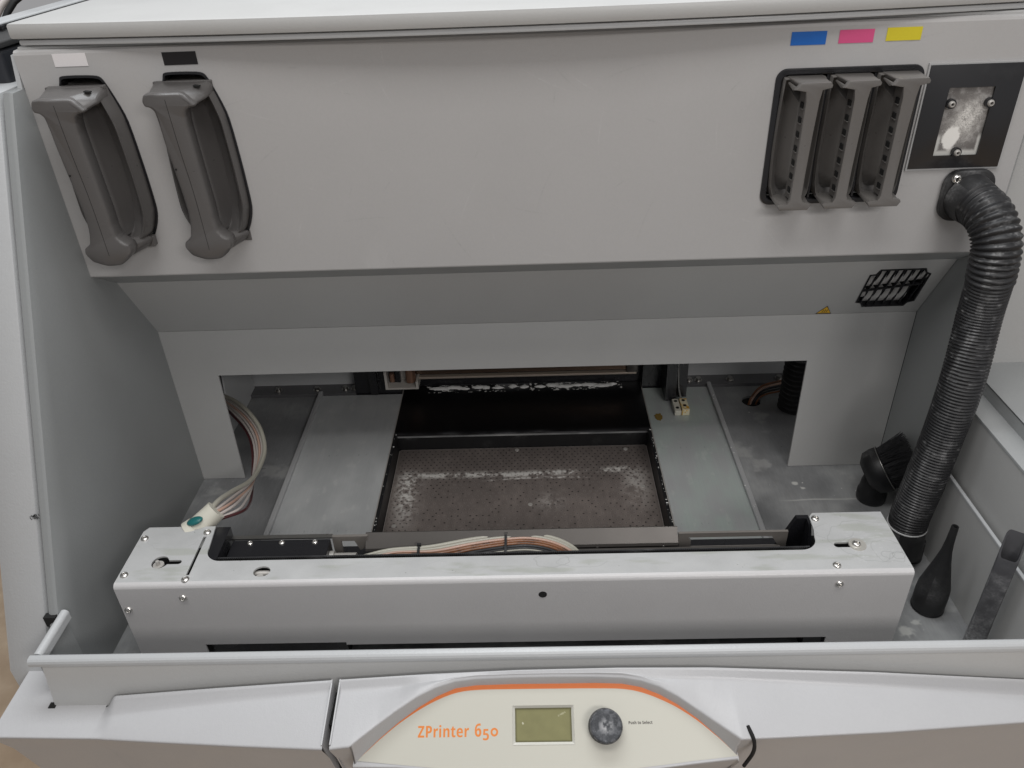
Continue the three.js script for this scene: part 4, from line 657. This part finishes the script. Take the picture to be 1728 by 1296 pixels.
{
  const b = thing('brush_nozzle', 'round black vacuum brush with dense bristles tilted against the hose', 'brush', null, [0.4415, 0, -0.807]);
  part('socket', [new THREE.LatheGeometry([[0, 0], [0.0178, 0], [0.0185, 0.004], [0.0185, 0.013], [0.0172, 0.015], [0.0162, 0.028], [0.013, 0.04], [0, 0.042]].map(([x, y]) => new THREE.Vector2(x, y)), 40)], M.blackDusty, b);
  const ax = new THREE.Vector3(0.80, 0.52, 0.12).normalize(), q = new THREE.Quaternion().setFromUnitVectors(new THREE.Vector3(0, 1, 0), ax), C0 = new THREE.Vector3(-0.006, 0.046, 0.003);
  const hp = [[0, -0.010], [0.018, -0.010], [0.0275, -0.003], [0.0295, 0.006], [0.0295, 0.014], [0.0275, 0.016], [0, 0.016]].map(([x, y]) => new THREE.Vector2(x, y));
  const put = (g) => g.applyQuaternion(q).translate(C0.x, C0.y, C0.z);
  part('brush_head', put(new THREE.LatheGeometry(hp, 48)), M.blackDusty, b);
  part('trim_wire', put(new THREE.TorusGeometry(0.0296, 0.0006, 8, 60).rotateX(Math.PI / 2).translate(0, 0.0145, 0)), M.steel, b);
  const n = 2600, bg = new THREE.CylinderGeometry(0.00018, 0.0003, 1, 4).translate(0, 0.5, 0), im = new THREE.InstancedMesh(bg, std({ color: lin(0.018, 0.018, 0.02), roughness: 0.6 }), n), m4 = new THREE.Matrix4(), e = new THREE.Quaternion();
  for (let i = 0; i < n; i++) { const r = 0.0275 * Math.sqrt(rnd()), a = rnd() * 6.2832, lx = r * Math.cos(a), lz = r * Math.sin(a), p = new THREE.Vector3(lx, 0.015, lz).applyQuaternion(q).add(C0); const d = new THREE.Vector3(lx * 6 + (rnd() - 0.5) * 0.22, 1, lz * 6 + (rnd() - 0.5) * 0.22).normalize().applyQuaternion(q); e.setFromUnitVectors(new THREE.Vector3(0, 1, 0), d); m4.compose(p, e, new THREE.Vector3(1, 0.031 + 0.008 * rnd(), 1)); im.setMatrixAt(i, m4); }
  im.name = 'bristles'; im.userData.kind = 'stuff'; im.castShadow = im.receiveShadow = true; b.add(im);
}
{
  const c = thing('cone_nozzle', 'black conical vacuum nozzle with thin tip standing on the tray', 'nozzle', null, [0.4365, 0, -0.622]);
  part('nozzle_body', new THREE.LatheGeometry([[0.0150, 0], [0.0168, 0.001], [0.0172, 0.022], [0.0165, 0.034], [0.0125, 0.052], [0.0085, 0.070], [0.0056, 0.086], [0.0044, 0.1], [0.0036, 0.121], [0.0024, 0.1212], [0.0022, 0.112]].map(([x, y]) => new THREE.Vector2(x, y)), 48), M.rubber, c);
  part('base_ring', new THREE.TorusGeometry(0.0158, 0.0016, 8, 40).rotateX(Math.PI / 2).translate(0, 0.0018, 0), M.blackDusty, c);
}
{
  const c = thing('crevice_tool', 'long flat crevice nozzle with slanted open end leaning in the right corner', 'nozzle', null, [0.4515, 0.002, -0.556]);
  const w = 0.0090, d = 0.0062, o = (k) => rrect(-w * k, w * k, -d * k, d * k, 0.003 * k, 4);
  const ring = (k, y, sl) => [...o(k), o(k)[0]].map(([x, z]) => [x, y + sl * (-z + d) / (2 * d), z]);
  const rows = [ring(1.08, 0, 0), ring(1.05, 0.03, 0), ring(1, 0.06, 0), ring(1, 0.138, 0.030), ring(0.97, 0.1388, 0.030), ring(0.84, 0.138, 0.030), ring(0.82, 0.05, 0)];
  const g = part('nozzle_body', toCreasedNormals(grid(rows), 0.8), phys({ map: dustMap([0.27, 0.27, 0.28], [0.66, 0.66, 0.66], 0.34, 0.75, 6), roughness: 0.6, roughnessMap: roughMap }), c);
  part('nozzle_bore', box(-0.0072, 0.0072, 0.05, 0.055, -0.0046, 0.0046), M.hole, c);
  c.rotation.y = -0.6;
}
// --- things behind the machine, at the left
{
  const k = thing('dark_cabinet', 'dark blue grey cabinet standing behind the left end of the printer', 'cabinet', null, [-0.552, -0.95, -1.05]);
  part('cabinet_body', box(-0.022, 0.055, 0, 1.538, -0.25, 0.25, 0.006), phys({ color: lin(0.022, 0.024, 0.03), roughness: 0.5, map: paintMap }), k);
  part('cabinet_top', box(-0.024, 0.057, 1.538, 1.544, -0.252, 0.252, 0.002), phys({ color: lin(0.04), roughness: 0.5, map: paintMap }), k);
  const s = thing('toothed_strip', 'white strip with ragged dark edge lying beside the hood lid', 'strip', null, [-0.548, 0.595, -0.97]);
  part('strip_base', box(-0.012, 0.012, 0, 0.006, -0.16, 0.16, 0.002), M.white, s);
  const tg = []; for (let i = 0; i < 90; i++) { const z = -0.158 + i * 0.0035; tg.push(box(0.011, 0.015 + 0.008 * rnd(), 0.001, 0.004, z, z + 0.002)); }
  part('ragged_edge', tg, M.rubber, s);
  const w = thing('cable_loop', 'white and black cable loops on the cabinet beyond the strip', 'cables', null, [-0.6, 0.6, -1.05]);
  part('cable', tube([[0.05, -0.001, -0.05], [0.03, 0.008, -0.05], [-0.02, 0.012, -0.02], [-0.05, -0.04, 0.02], [-0.06, -0.2, 0.04], [-0.062, -0.5, 0.05]], 0.005, 40, 12), M.tubeWhite, w);
  part('cable', tube([[0.05, -0.002, -0.02], [0.03, 0.008, -0.02], [0.0, 0.010, 0.0], [-0.03, -0.03, 0.02], [-0.04, -0.2, 0.03], [-0.04, -0.5, 0.04]], 0.004, 40, 12), M.rubber, w);
}
renderer.render(scene, camera);
